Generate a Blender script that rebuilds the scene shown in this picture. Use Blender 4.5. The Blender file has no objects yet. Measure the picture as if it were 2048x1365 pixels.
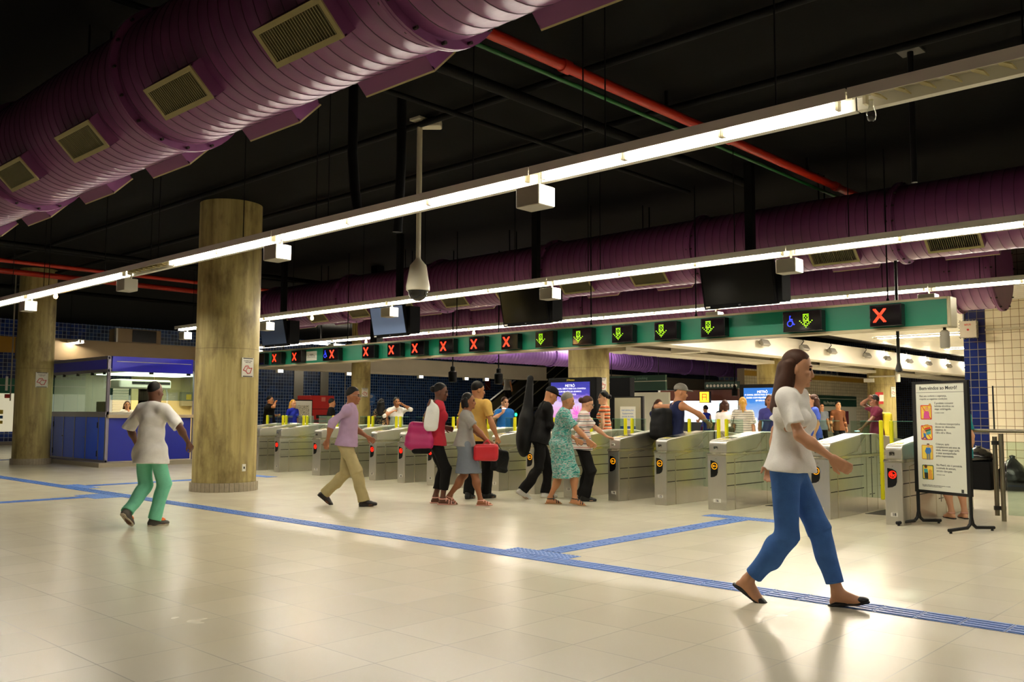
import bpy, math, random
import numpy as np
from mathutils import Matrix, Vector
from math import sin, cos, pi, radians as R_
random.seed(7); rng = np.random.default_rng(5)
SC = bpy.context.scene; COL = SC.collection
# ---------------------------------------------------------------- camera, world, exposure
cam_d = bpy.data.cameras.new('camera'); cam = bpy.data.objects.new('camera', cam_d); COL.objects.link(cam)
SC.camera = cam
cam_d.sensor_width = 36.0; cam_d.lens = 36.0 * 1792.05 / 2048; cam_d.clip_end = 300
_yaw, _pit, _rol = -0.7504008, 0.0794280, 0.00315076
_F = Vector((sin(_yaw) * cos(_pit), cos(_yaw) * cos(_pit), sin(_pit)))
_r = Vector((cos(_yaw), -sin(_yaw), 0)); _u = _r.cross(_F)
_x = _r * cos(_rol) + _u * sin(_rol); _y = -_r * sin(_rol) + _u * cos(_rol)
cam.matrix_world = Matrix(((_x.x, _y.x, -_F.x, 0), (_x.y, _y.y, -_F.y, 0), (_x.z, _y.z, -_F.z, 1.35), (0, 0, 0, 1)))
W = bpy.data.worlds.new('world'); SC.world = W; W.use_nodes = True
W.node_tree.nodes['Background'].inputs[0].default_value = (1.0, 0.9, 0.75, 1)
W.node_tree.nodes['Background'].inputs[1].default_value = 0.006
SC.view_settings.view_transform = 'Standard'; SC.view_settings.look = 'None'
SC.view_settings.exposure = 0.0; SC.view_settings.gamma = 1.0; SC.view_settings.use_curve_mapping = False
SC.cycles.use_denoising = True; SC.cycles.max_bounces = 6; SC.cycles.transparent_max_bounces = 24
TUBE = 172.0        # emission of the fluorescent tubes
# ---------------------------------------------------------------- materials
def lin(c):
    if isinstance(c, str):
        c = c.lstrip('#'); c = [int(c[i:i + 2], 16) / 255 for i in (0, 2, 4)]
        c = [v / 12.92 if v <= .04045 else ((v + .055) / 1.055) ** 2.4 for v in c]
    return (c[0], c[1], c[2], 1)
MATS = {}
class NT:
    def __init__(s, m): s.t = m.node_tree; s.n = s.t.nodes; s.l = s.t.links
    def new(s, k, **kw):
        x = s.n.new(k)
        for a, b in kw.items(): setattr(x, a, b)
        return x
    def math(s, op, a, b=None):
        x = s.new('ShaderNodeMath', operation=op)
        for i, v in enumerate((a, b)):
            if v is None: continue
            if isinstance(v, (int, float)): x.inputs[i].default_value = v
            else: s.l.new(v, x.inputs[i])
        return x.outputs[0]
    def mix(s, f, a, b, typ='RGBA', blend='MIX'):
        x = s.new('ShaderNodeMix', data_type=typ)
        if typ == 'RGBA': x.blend_type = blend
        ins = [q for q in x.inputs if q.enabled]
        for i, v in zip(ins, (f, a, b)):
            if isinstance(v, (int, float)): i.default_value = v
            elif isinstance(v, tuple): i.default_value = v
            else: s.l.new(v, i)
        return [o for o in x.outputs if o.enabled][0]
    def coord(s): return s.new('ShaderNodeTexCoord').outputs['Object']
    def xyz(s, v): 
        x = s.new('ShaderNodeSeparateXYZ'); s.l.new(v, x.inputs[0]); return x.outputs
    def noise(s, v, scale, detail=4, rough=.55, stretch=None):
        if stretch:
            mp = s.new('ShaderNodeMapping'); mp.inputs['Scale'].default_value = stretch; s.l.new(v, mp.inputs[0]); v = mp.outputs[0]
        x = s.new('ShaderNodeTexNoise'); x.inputs['Scale'].default_value = scale; x.inputs['Detail'].default_value = detail
        x.inputs['Roughness'].default_value = rough; s.l.new(v, x.inputs['Vector']); return x.outputs[0]
    def ramp(s, f, stops, const=False):
        x = s.new('ShaderNodeValToRGB'); s.l.new(f, x.inputs[0]); e = x.color_ramp.elements
        if const: x.color_ramp.interpolation = 'CONSTANT'
        while len(e) < len(stops): e.new(.5)
        for q, (p, c) in zip(e, stops): q.position = p; q.color = lin(c)
        return x.outputs[0]
    def bump(s, h, strength, dist=.01):
        x = s.new('ShaderNodeBump'); x.inputs['Strength'].default_value = strength; x.inputs['Distance'].default_value = dist
        s.l.new(h, x.inputs['Height']); return x.outputs[0]
def mat(name, col, rough=.5, metal=0., var=0., vscale=8., stretch=None, bump=0., bscale=60., spec=.5, alpha=None):
    if name in MATS: return MATS[name]
    m = bpy.data.materials.new(name); m.use_nodes = True; MATS[name] = m; t = NT(m)
    b = t.n['Principled BSDF']; c = lin(col)
    b.inputs['Base Color'].default_value = c; b.inputs['Roughness'].default_value = rough
    b.inputs['Metallic'].default_value = metal; b.inputs['Specular IOR Level'].default_value = spec
    if var:
        f = t.noise(t.coord(), vscale, stretch=stretch)
        lo = tuple(v * (1 - var) for v in c[:3]) + (1,); hi = tuple(min(1, v * (1 + var)) for v in c[:3]) + (1,)
        t.l.new(t.mix(f, lo, hi), b.inputs['Base Color'])
    if bump:
        t.l.new(t.bump(t.noise(t.coord(), bscale), bump), b.inputs['Normal'])
    return m
def emis(name, col, s=1.0):
    if name in MATS: return MATS[name]
    m = bpy.data.materials.new(name); m.use_nodes = True; MATS[name] = m; t = NT(m)
    b = t.n['Principled BSDF']; b.inputs['Base Color'].default_value = lin(col); b.inputs['Roughness'].default_value = .4
    b.inputs['Emission Color'].default_value = lin(col); b.inputs['Emission Strength'].default_value = s
    return m
def glass(name, tint, refl=.09, rough=.02):
    if name in MATS: return MATS[name]
    m = bpy.data.materials.new(name); m.use_nodes = True; MATS[name] = m; t = NT(m)
    t.n.remove(t.n['Principled BSDF']); o = t.n['Material Output']
    tr = t.new('ShaderNodeBsdfTransparent'); tr.inputs[0].default_value = lin(tint)
    gl = t.new('ShaderNodeBsdfGlossy'); gl.inputs['Roughness'].default_value = rough
    lw = t.new('ShaderNodeLayerWeight'); lw.inputs[0].default_value = .25
    mx = t.new('ShaderNodeMixShader'); f = t.math('ADD', t.math('MULTIPLY', lw.outputs['Fresnel'], .35), refl * .5)
    t.l.new(f, mx.inputs[0]); t.l.new(tr.outputs[0], mx.inputs[1]); t.l.new(gl.outputs[0], mx.inputs[2])
    t.l.new(mx.outputs[0], o.inputs[0]); return m
def grid_mat(name, axes, size, off, tile, grout, w=.06, rough=.25, var=.25, tile2=None, gbump=.3):
    """square tiles with grout, from object coordinates (axes: two of 0,1,2)"""
    if name in MATS: return MATS[name]
    m = bpy.data.materials.new(name); m.use_nodes = True; MATS[name] = m; t = NT(m); b = t.n['Principled BSDF']
    v = t.coord(); xs = t.xyz(v); g = None; cells = []
    for a, s, o in zip(axes, size, off):
        u = t.math('DIVIDE', t.math('SUBTRACT', xs[a], o), s); fr = t.math('FRACT', u)
        d = t.math('ABSOLUTE', t.math('SUBTRACT', fr, .5)); k = t.math('GREATER_THAN', d, .5 - w / 2)
        g = k if g is None else t.math('MAXIMUM', g, k); cells.append(t.math('FLOOR', u))
    cx = t.new('ShaderNodeCombineXYZ'); t.l.new(cells[0], cx.inputs[0]); t.l.new(cells[1], cx.inputs[1])
    wn = t.new('ShaderNodeTexWhiteNoise'); t.l.new(cx.outputs[0], wn.inputs['Vector'])
    c = lin(tile); lo = tuple(q * (1 - var) for q in c[:3]) + (1,); hi = tuple(min(1, q * (1 + var)) for q in c[:3]) + (1,)
    colr = t.mix(wn.outputs['Value'], lo, hi)
    if tile2: colr = t.mix(t.math('GREATER_THAN', wn.outputs['Value'], .8), colr, lin(tile2))
    t.l.new(t.mix(g, colr, lin(grout)), b.inputs['Base Color'])
    t.l.new(t.math('ADD', t.math('MULTIPLY', g, .4), rough), b.inputs['Roughness'])
    if gbump: t.l.new(t.bump(t.math('SUBTRACT', 1., g), gbump, .004), b.inputs['Normal'])
    return m
# ---------------------------------------------------------------- mesh builder
EACH = {'hanger_wire', 'hanger_rod', 'bolt', 'corner_post', 'side_panel', 'dark_band', 'tube_socket', 'post', 'clamp', 'glass_clip', 'frame_bar', 'rod', 'foot', 'coupling', 'bracket', 'slot', 'card_pad', 'louver', 'crossbar', 'screw', 'edge_profile', 'white_stripe'}
class MB:
    def __init__(s): s.v = []; s.f = []; s.mi = []; s.cur = 0
    def add(s, vs, fs):
        o = len(s.v); s.v += [tuple(v) for v in vs]
        for f in fs: s.f.append(tuple(o + i for i in f)); s.mi.append(s.cur)
        return s
    def box(s, c, d, rot=0, M=None):
        hx, hy, hz = d[0] / 2, d[1] / 2, d[2] / 2
        vs = [Vector((x, y, z)) for x in (-hx, hx) for y in (-hy, hy) for z in (-hz, hz)]
        if M is None: M = Matrix.Rotation(rot, 3, 'Z') if rot else None
        vs = [(M @ v if M is not None else v) + Vector(c) for v in vs]
        return s.add(vs, [(0, 1, 3, 2), (4, 6, 7, 5), (0, 4, 5, 1), (2, 3, 7, 6), (0, 2, 6, 4), (1, 5, 7, 3)])
    def bx(s, x0, x1, y0, y1, z0, z1): return s.box(((x0 + x1) / 2, (y0 + y1) / 2, (z0 + z1) / 2), (abs(x1 - x0), abs(y1 - y0), abs(z1 - z0)))
    def rbox(s, c, d, r, rot=0, n=3):
        """box with edges rounded in the XY outline and small top/bottom chamfer"""
        hx, hy, hz = d[0] / 2, d[1] / 2, d[2] / 2; out = []
        def ring(rr, ins):
            o = []
            for sx, sy, a0 in ((1, 1, 0), (-1, 1, pi / 2), (-1, -1, pi), (1, -1, 1.5 * pi)):
                for i in range(n + 1):
                    a = a0 + pi / 2 * i / n; o.append(((hx - ins - rr) * sx + rr * cos(a), (hy - ins - rr) * sy + rr * sin(a)))
            return o
        ch = min(r, hz * .5) * .5; M = Matrix.Rotation(rot, 3, 'Z')
        rings = [(ring(r, ch), -hz), (ring(r, 0), -hz + ch), (ring(r, 0), hz - ch), (ring(r, ch), hz)]; k = len(rings[0][0]); vs = []
        for rg, z in rings: vs += [M @ Vector((x, y, z)) + Vector(c) for x, y in rg]
        fs = [tuple(range(k - 1, -1, -1)), tuple(range(3 * k, 4 * k))]
        for j in range(3): fs += [(j * k + i, j * k + (i + 1) % k, (j + 1) * k + (i + 1) % k, (j + 1) * k + i) for i in range(k)]
        return s.add(vs, fs)
    def tube(s, pts, r, n=10, cap=True, rs=None):
        pts = [Vector(p) for p in pts]; vs = []; m = len(pts)
        up = None
        for i, p in enumerate(pts):
            d = (pts[min(i + 1, m - 1)] - pts[max(i - 1, 0)]).normalized()
            if up is None: up = Vector((0, 0, 1)) if abs(d.z) < .9 else Vector((1, 0, 0))
            a = d.cross(up).normalized(); b = a.cross(d).normalized(); up = b
            rr = rs[i] if rs else r
            vs += [p + (a * cos(2 * pi * k / n) + b * sin(2 * pi * k / n)) * rr for k in range(n)]
        fs = [(i * n + k, i * n + (k + 1) % n, (i + 1) * n + (k + 1) % n, (i + 1) * n + k) for i in range(m - 1) for k in range(n)]
        if cap: fs += [tuple(range(n)), tuple(range((m - 1) * n, m * n))]
        return s.add(vs, fs)
    def cyl(s, a, b, r, n=16): return s.tube([a, b], r, n)
    def lathe(s, c, prof, n=32, axis='Z', cap=True):
        vs = []
        for r, h in prof:
            for k in range(n):
                a = 2 * pi * k / n; q = (r * cos(a), r * sin(a), h)
                if axis == 'X': q = (h, r * cos(a), r * sin(a))
                if axis == 'Y': q = (r * cos(a), h, r * sin(a))
                vs.append((q[0] + c[0], q[1] + c[1], q[2] + c[2]))
        m = len(prof); fs = [(i * n + k, i * n + (k + 1) % n, (i + 1) * n + (k + 1) % n, (i + 1) * n + k) for i in range(m - 1) for k in range(n)]
        if cap: fs += [tuple(range(n)), tuple(range((m - 1) * n, m * n))]
        return s.add(vs, fs)
    def prism(s, poly, h0, h1, M=None):
        """poly in XY extruded Z h0..h1, then by matrix M"""
        n = len(poly); vs = [Vector((x, y, h0)) for x, y in poly] + [Vector((x, y, h1)) for x, y in poly]
        if M is not None: vs = [M @ v for v in vs]
        return s.add(vs, [tuple(range(n - 1, -1, -1)), tuple(range(n, 2 * n))] + [(i, (i + 1) % n, n + (i + 1) % n, n + i) for i in range(n)])
    def ball(s, c, r, n=12, sc=(1, 1, 1)):
        prof = [(r * sin(pi * i / n), -r * cos(pi * i / n)) for i in range(n + 1)]; o = len(s.v)
        s.lathe((0, 0, 0), [(max(p[0], 1e-4), p[1]) for p in prof], 2 * n, cap=False)
        for i in range(o, len(s.v)):
            v = s.v[i]; s.v[i] = (v[0] * sc[0] + c[0], v[1] * sc[1] + c[1], v[2] * sc[2] + c[2])
        return s
    def stroke(s, pts, w, h0, h1, M, closed=False):
        """flat polyline band of width w in the XY plane of M"""
        n = len(pts); seg = n if closed else n - 1
        for i in range(seg):
            a = Vector(pts[i]); b = Vector(pts[(i + 1) % n]); d = (b - a); L = d.length
            if L < 1e-6: continue
            d /= L; p = Vector((-d.y, d.x)) * w / 2; e = d * w * .35
            q = [a - e - p, b + e - p, b + e + p, a - e + p]; s.prism([(v.x, v.y) for v in q], h0, h1, M)
        return s
    def build(s, name, m, parent=None, smooth=False, bevel=0.):
        if parent is not None and name in EACH:          # repeated pieces of one part: each a mesh of its own
            par = list(range(len(s.v)))
            def root(i):
                while par[i] != i: par[i] = par[par[i]]; i = par[i]
                return i
            for f in s.f:
                r0 = root(f[0])
                for i in f[1:]: par[root(i)] = r0
            isl = {}
            for f in s.f: isl.setdefault(root(f[0]), []).append(f)
            if len(isl) > 1:
                for fs in isl.values():
                    ids = sorted({i for f in fs for i in f}); mp = {q: j for j, q in enumerate(ids)}; q = MB(); q.v = [s.v[i] for i in ids]; q.f = [tuple(mp[i] for i in f) for f in fs]; q.mi = [0] * len(q.f); o = q.build_(name, m, parent, smooth, bevel)
                return o
        return s.build_(name, m, parent, smooth, bevel)
    def build_(s, name, m, parent=None, smooth=False, bevel=0.):
        me = bpy.data.meshes.new(name); me.from_pydata(s.v, [], s.f)
        ms = m if isinstance(m, (list, tuple)) else [m]
        for q in ms: me.materials.append(q)
        if len(ms) > 1: me.polygons.foreach_set('material_index', s.mi)
        import bmesh
        bm = bmesh.new(); bm.from_mesh(me); bmesh.ops.recalc_face_normals(bm, faces=bm.faces); bm.to_mesh(me); bm.free()
        return link(name, me, parent, smooth, bevel)
def link(name, me, parent=None, smooth=False, bevel=0.):
    o = bpy.data.objects.new(name, me); COL.objects.link(o)
    if parent is not None: o.parent = parent
    if smooth:
        me.polygons.foreach_set('use_smooth', [True] * len(me.polygons))
        if smooth != 'all':
            try: me.set_sharp_from_angle(angle=R_(40))
            except Exception: pass
    if bevel:
        b = o.modifiers.new('bevel', 'BEVEL'); b.width = bevel; b.segments = 2; b.limit_method = 'ANGLE'
    return o
def tag(o, label=None, cat=None, group=None, kind=None):
    if label: o['label'] = label
    if cat: o['category'] = cat
    if group: o['group'] = group
    if kind: o['kind'] = kind
    return o
def thing(name, loc, rz, label, cat, group=None):
    o = bpy.data.objects.new(name, None); COL.objects.link(o); o.empty_display_size = .1
    o.location = loc; o.rotation_euler = (0, 0, rz); return tag(o, label, cat, group)
def struct(o): return tag(o, kind='structure')
def frame(o, x, y):
    """matrix: local x along x, local y along y, z = x cross y, at o"""
    x = Vector(x).normalized(); z = x.cross(Vector(y)).normalized(); y = z.cross(x)
    return Matrix(((x.x, y.x, z.x, o[0]), (x.y, y.y, z.y, o[1]), (x.z, y.z, z.z, o[2]), (0, 0, 0, 1)))
def text(name, body, size, m, M, parent=None, align='CENTER', ex=.0008, bold=0., sx=1., leading=1.0):
    cu = bpy.data.curves.new(name, 'FONT'); cu.body = body; cu.size = size; cu.align_x = align; cu.align_y = 'CENTER' if align == 'CENTER' else 'TOP'
    cu.extrude = ex; cu.offset = bold; cu.resolution_u = 2; cu.space_line = leading
    o = bpy.data.objects.new(name, cu); COL.objects.link(o)
    me = bpy.data.meshes.new_from_object(o.evaluated_get(bpy.context.evaluated_depsgraph_get()))
    bpy.data.objects.remove(o); bpy.data.curves.remove(cu)
    me.transform(M @ Matrix.Diagonal((sx, 1, 1, 1))); me.name = name; me.materials.clear(); me.materials.append(m)
    return link(name, me, parent)
def dup(root, loc, rz, label=None, group=None):
    r = root.copy(); COL.objects.link(r); r.location = loc; r.rotation_euler = (0, 0, rz)
    if label: r['label'] = label
    if group: r['group'] = group
    for ch in root.children:
        c = ch.copy(); COL.objects.link(c); c.parent = r
        for g in ch.children:
            d = g.copy(); COL.objects.link(d); d.parent = c
    return r
# ---------------------------------------------------------------- the setting
def floor_mat():
    m = bpy.data.materials.new('floor_tile'); m.use_nodes = True; t = NT(m); b = t.n['Principled BSDF']
    v = t.coord(); xs = t.xyz(v); g = None; cells = []
    for a, s, o in ((0, .527, -5.49), (1, .519, 2.08)):
        u = t.math('DIVIDE', t.math('SUBTRACT', xs[a], o), s); fr = t.math('FRACT', u)
        k = t.math('LESS_THAN', t.math('MINIMUM', fr, t.math('SUBTRACT', 1., fr)), 0.0075)
        g = k if g is None else t.math('MAXIMUM', g, k); cells.append(t.math('FLOOR', u))
    cx = t.new('ShaderNodeCombineXYZ'); t.l.new(cells[0], cx.inputs[0]); t.l.new(cells[1], cx.inputs[1])
    wn = t.new('ShaderNodeTexWhiteNoise'); t.l.new(cx.outputs[0], wn.inputs['Vector'])
    c = t.mix(wn.outputs['Value'], lin((.655, .605, .455)), lin((.71, .66, .50)))
    sp = t.noise(v, 900, 2); c = t.mix(.10, c, t.ramp(sp, [(.35, (.3, .26, .2)), (.65, (.8, .75, .62))]))
    t.l.new(t.mix(g, c, t.mix(t.noise(v, .8, 2), lin((.22, .19, .13)), lin((.86, .82, .70)))), b.inputs['Base Color'])
    r = t.noise(v, 1.5, 3); t.l.new(t.math('ADD', t.math('MULTIPLY', r, .10), .20), b.inputs['Roughness'])
    b.inputs['Specular IOR Level'].default_value = .42
    t.l.new(t.bump(t.noise(v, 260, 2), .04, .003), b.inputs['Normal'])
    return m
struct(MB().bx(-46, 8, -14, 52, -.2, 0).build('floor', floor_mat()))
blackp = mat('black_paint', '#070707', .75, var=.4, vscale=3, spec=.15)
ceil_m = mat('ceiling_black_concrete', (.0028, .0028, .0026), .85, var=.6, vscale=1.2, bump=.2, bscale=12, spec=.08)
struct(MB().bx(-46, 8, -14, 18.2, 4.98, 5.2).build('ceiling', ceil_m))
struct(MB().bx(-46, -12, 18.2, 52, 4.98, 5.2).build('ceiling', ceil_m))
slat = mat('metal_slat', '#e6e3da', .4, .1)
mb = MB()
for i in range(96): mb.bx(-11.0, 6, 17.25 + i * .3, 17.25 + i * .3 + .26, 3.62, 3.65)
struct(mb.build('ceiling', slat))
struct(MB().bx(-12, 8, 18.2, 52, 3.72, 3.9).build('ceiling', mat('plenum', '#2c2a26', .9)))
# left wall, blue tiles
bt = grid_mat('blue_wall_tile', (1, 2), (.155, .155), (0, .14), '#18398f', '#a9b8cf', .10, .2, .45, '#0d2160')
bt2 = grid_mat('dark_blue_wall_tile', (1, 2), (.155, .155), (0, .14), '#1d3c73', '#8fa6c4', .10, .2, .4, '#122850')
struct(MB().bx(-38.9, -38.6, -14, 15.2, 0, 4.98).build('wall_left', bt))
struct(MB().bx(-38.9, -38.6, 15.2, 52, 0, 4.98).build('wall_left', bt2))
struct(MB().bx(-38.6, -38.57, -14, 52, 0, .14).build('baseboard_left', mat('granite_grey', '#8d857a', .5)))
struct(MB().bx(-38.6, -38.585, -14, 13.0, 3.64, 4.28).build('trim_1', mat('yellow_wall_tile', '#c99518', .35)))
# back wall of the paid area
nb = grid_mat('navy_mosaic', (0, 2), (.11, .11), (0, 0), '#0d1428', '#33445f', .10, .2, .4)
struct(MB().bx(-38.6, 8, 46, 46.3, 0, 5).build('wall_back', nb))
wtx = grid_mat('white_wall_tile', (0, 2), (.155, .155), (-5.3, .02), '#e4dabd', '#7d6238', .06, .22, .06)
wty = grid_mat('white_wall_tile_side', (1, 2), (.2, .14), (0, .02), '#d3cab4', '#7a6c50', .08, .3, .08)
nbx = grid_mat('navy_wall_tile', (0, 2), (.155, .155), (-5.3, .02), '#0e1c55', '#66604a', .07, .2, .3)
struct(MB().bx(-5.30, 8, 19.72, 20.0, 0, 4.98).build('wall_right', wtx))
struct(MB().bx(-5.72, -5.30, 19.72, 20.0, 0, 4.98).build('wall_right', nbx))
struct(MB().bx(-5.72, 8, 19.69, 19.72, 0, .14).build('baseboard_right', MATS['granite_grey']))
struct(MB().bx(-5.30, 8, 19.68, 19.72, 3.02, 3.06).build('trim_2', mat('pale_trim', '#b5ab93', .5)))
struct(MB().bx(-17.1, -16.8, 31, 45.9, 0, 3.05).build('wall_back', wty))
struct(MB().bx(-16.8, -16.78, 31, 45.9, 2.78, 2.98).build('trim_3', mat('mustard_band', '#a8842a', .5)))
# walls behind the camera so that the hall is closed
gw = mat('hall_wall', '#6f675a', .8)
struct(MB().bx(-46, 8, -14.3, -14, 0, 5).build('wall_front', gw))
struct(MB().bx(8, 8.3, -14, 52, 0, 5).build('wall_right', gw))
# tactile strips
tac = mat('tactile_blue', '#5b86cf', .42, var=.15, vscale=5)
def strip(n, x0, x1, y0, y1, dots=False):
    mb = MB(); L = .272; alongx = (x1 - x0) >= (y1 - y0)
    a0, a1, b0, b1 = (x0, x1, y0, y1) if alongx else (y0, y1, x0, x1)
    a = a0
    def bx(p0, p1, q0, q1, h):
        if alongx: mb.bx(p0, p1, q0, q1, .0005, h)
        else: mb.bx(q0, q1, p0, p1, .0005, h)
    while a < a1 - .02:
        e = min(a + L - .006, a1); bx(a, e, b0, b1, .003)
        if dots:
            nx = max(1, round((e - a) / .055)); ny = max(1, round((b1 - b0) / .055))
            for i in range(nx):
                for j in range(ny):
                    p, q = a + (i + .5) * (e - a) / nx, b0 + (j + .5) * (b1 - b0) / ny
                    mb.lathe((p, q, 0) if alongx else (q, p, 0), [(.016, .003), (.011, .007)], 6, cap=False)
                    mb.box((p, q, .0065) if alongx else (q, p, .0065), (.018, .018, .001))
        else:
            for k in range(4):
                c = b0 + (k + .5) * (b1 - b0) / 4; bx(a + .012, e - .012, c - .016, c + .016, .007)
        a += L
    struct(mb.build('trim_%d' % n, tac))
strip(4, -34, 1.0, 6.24, 6.50); strip(5, -5.89, -5.62, 6.72, 10.40); strip(6, -6.16, -5.35, 6.505, 6.70, True)
strip(7, -6.30, -5.22, 10.42, 10.68, True); strip(8, -16.88, -16.62, 6.75, 10.1); strip(9, -17.2, -16.2, 6.505, 6.74, True)
strip(10, -17.2, -16.3, 10.12, 10.38, True); strip(11, -14.72, -14.46, -2, 5.8); strip(12, -15.0, -14.18, 5.82, 6.235, True)
strip(13, -27.2, -26.94, 6.52, 9.0)
# ---------------------------------------------------------------- round concrete columns
def concrete():
    m = bpy.data.materials.new('column_concrete'); m.use_nodes = True; MATS['column_concrete'] = m; t = NT(m); b = t.n['Principled BSDF']
    v = t.coord(); s1 = t.noise(v, 1.0, 5, .6, (9, 9, .6)); s2 = t.noise(v, 1.0, 5, .65, (2.2, 2.2, .9)); s3 = t.noise(v, 1.0, 3, .7, (30, 30, 5))
    c = t.ramp(s1, [(.25, '#837447'), (.5, '#aa9a5f'), (.75, '#c2b27a')])
    c = t.mix(t.ramp(s2, [(.50, (0, 0, 0)), (.72, (1, 1, 1))]), c, lin('#5f4c26'))
    c = t.mix(t.ramp(s3, [(.60, (0, 0, 0)), (.78, (.5, .5, .5))]), c, lin('#4c4022'))
    z = t.xyz(v)[2]; k = t.math('LESS_THAN', t.math('ABSOLUTE', t.math('SUBTRACT', z, 2.42)), .006)
    c = t.mix(t.math('MULTIPLY', k, .45), c, lin('#4e4222'))
    t.l.new(c, b.inputs['Base Color']); b.inputs['Roughness'].default_value = .62
    t.l.new(t.bump(t.noise(v, 1, 5, .6, (14, 14, 5)), .25, .01), b.inputs['Normal']); return m
conc = concrete(); ring_m = mat('column_base_tile', '#9d927c', .4, var=.2, vscale=20)
def column(x, y, r, h, label, base=True, socket=False):
    t = thing('concrete_column', (x, y, 0), 0, label, 'column', None)
    MB().lathe((0, 0, 0), [(r, 0), (r, h)], 56).build('shaft', conc, t, smooth=True)
    if base:
        mb = MB(); n = 44
        for k in range(n):
            a = 2 * pi * k / n; rr = r + .022
            mb.box((rr * cos(a), rr * sin(a), .075), (.03, 2 * pi * rr / n - .004, .15), a)
        mb.build('tiled_skirt', ring_m, t)
    return t
C1 = column(-14.27, 8.03, .53, 4.98, 'thick round concrete column standing before the turnstiles')
C2 = column(-24.6, 8.45, .435, 4.98, 'round concrete column with a red alarm beside the blue booth')
C3 = column(-23.9, 18.3, .31, 4.98, 'slim round concrete column behind turnstiles 06 and 07', False)
C4 = column(-13.56, 17.3, .50, 4.98, 'round concrete column behind the purple advertising screen', False)
C5 = column(-13.14, 26.1, .50, 3.05, 'round concrete column behind the blue advertising screen', False)
C6 = column(-12.89, 34.3, .50, 3.7, 'far round concrete column with a red square sign beyond turnstile 17', False)
# no-smoking notices on columns
paper = mat('white_plate', '#d9d6c8', .5); ink = mat('black_ink', '#111111', .6); red = mat('sign_red', '#b3201c', .5)
plate_edge = mat('plate_band', '#23211d', .5)
def smoke_sign(colx, coly, r, ang, z, label, s=1.0, w=.24, h=.33):
    n = Vector((cos(ang), sin(ang), 0)); p = Vector((colx, coly, z)) + n * (r + .004)
    t = thing('no_smoking_notice', p, 0, label, 'sign', 'no smoking notices')
    M = frame((0, 0, 0), (-n.y, n.x, 0), (0, 0, 1)); MB().prism([(-w / 2, -h / 2), (w / 2, -h / 2), (w / 2, h / 2), (-w / 2, h / 2)], -.004, .012, M).build('plate', paper, t)
    mb = MB()
    for y in (h / 2 - .012, -h / 2 + .012): mb.prism([(-w * .42, y - .008), (w * .42, y - .008), (w * .42, y + .008), (-w * .42, y + .008)], .012, .0135, M)
    mb.build('dark_band', plate_edge, t)
    text('lettering', '\u00c9 proibido fumar\nneste local', .026, ink, M @ Matrix.Translation((0, h * .30, .0125)), t, bold=.0006)
    mb = MB(); k = w / .24
    a = [(-.095, -.03), (-.05, .04), (.005, .045), (.03, .005), (.085, .01), (.05, -.075), (-.005, -.085), (-.04, -.045)]
    mb.stroke([(x * k, y * k - .02) for x, y in a], .013 * k, .012, .0145, M, True)
    mb.stroke([(x * k, y * k - .02) for x, y in [(-.04, -.045), (-.01, .01), (.03, .005)]], .010 * k, .012, .0145, M)
    mb.stroke([(x * k, y * k - .02) for x, y in [(-.01, .01), (-.02, .03)]], .008 * k, .012, .0145, M)
    mb.build('emblem', red, t); return t
def facing(x, y, off): return math.atan2(-y, -x) + off
smoke_sign(-14.27, 8.03, .53, facing(-14.27, 8.03, R_(38)), 2.10, 'white no smoking notice on the thick column in front of the turnstiles')
smoke_sign(-24.6, 8.45, .435, facing(-24.6, 8.45, R_(22)), 2.13, 'white no smoking notice on the column beside the blue booth', w=.30, h=.38)
smoke_sign(-23.9, 18.3, .31, facing(-23.9, 18.3, R_(25)), 1.98, 'white no smoking notice on the slim column behind the lilac shirt', w=.22, h=.30)
smoke_sign(-13.56, 17.3, .50, facing(-13.56, 17.3, R_(40)), 2.03, 'white no smoking notice on the column beside the purple screen', w=.24, h=.32)
smoke_sign(-12.89, 34.3, .50, facing(-12.89, 34.3, R_(52)), 2.15, 'tiny white no smoking notice on the far column with the red square sign', w=.24, h=.40)
# outlet and box on the near column
an = facing(-14.27, 8.03, R_(36)); n = Vector((cos(an), sin(an), 0)); p = Vector((-14.27, 8.03, .40)) + n * .532
t = thing('wall_outlet', p, 0, 'small white outlet plate low on the thick concrete column', 'outlet'); M = frame((0, 0, 0), (-n.y, n.x, 0), (0, 0, 1))
MB().prism([(-.035, -.06), (.035, -.06), (.035, .06), (-.035, .06)], -.004, .008, M).build('plate', paper, t)
MB().prism([(-.012, -.02), (.014, -.02), (.014, .02), (-.012, .02)], .008, .010, M).build('socket', ink, t)
# cable conduit on column two and small red alarm
o = MB().tube([(-24.95, 8.02, 1.6), (-24.95, 8.02, 4.9)], .018, 8).build('conduit', mat('pale_conduit', '#b9b4a4', .5)); tag(o, 'thin pale conduit running up the column beside the booth', 'conduit')
t = thing('fire_alarm', (-24.97, 7.95, 1.72), 0, 'red fire alarm call point on the column beside the booth', 'alarm')
MB().box((0, 0, 0), (.10, .10, .10)).build('housing', red, t, bevel=.01); MB().box((.01, -.03, .32), (.05, .05, .36)).build('pipe_box', paper, t)
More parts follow.
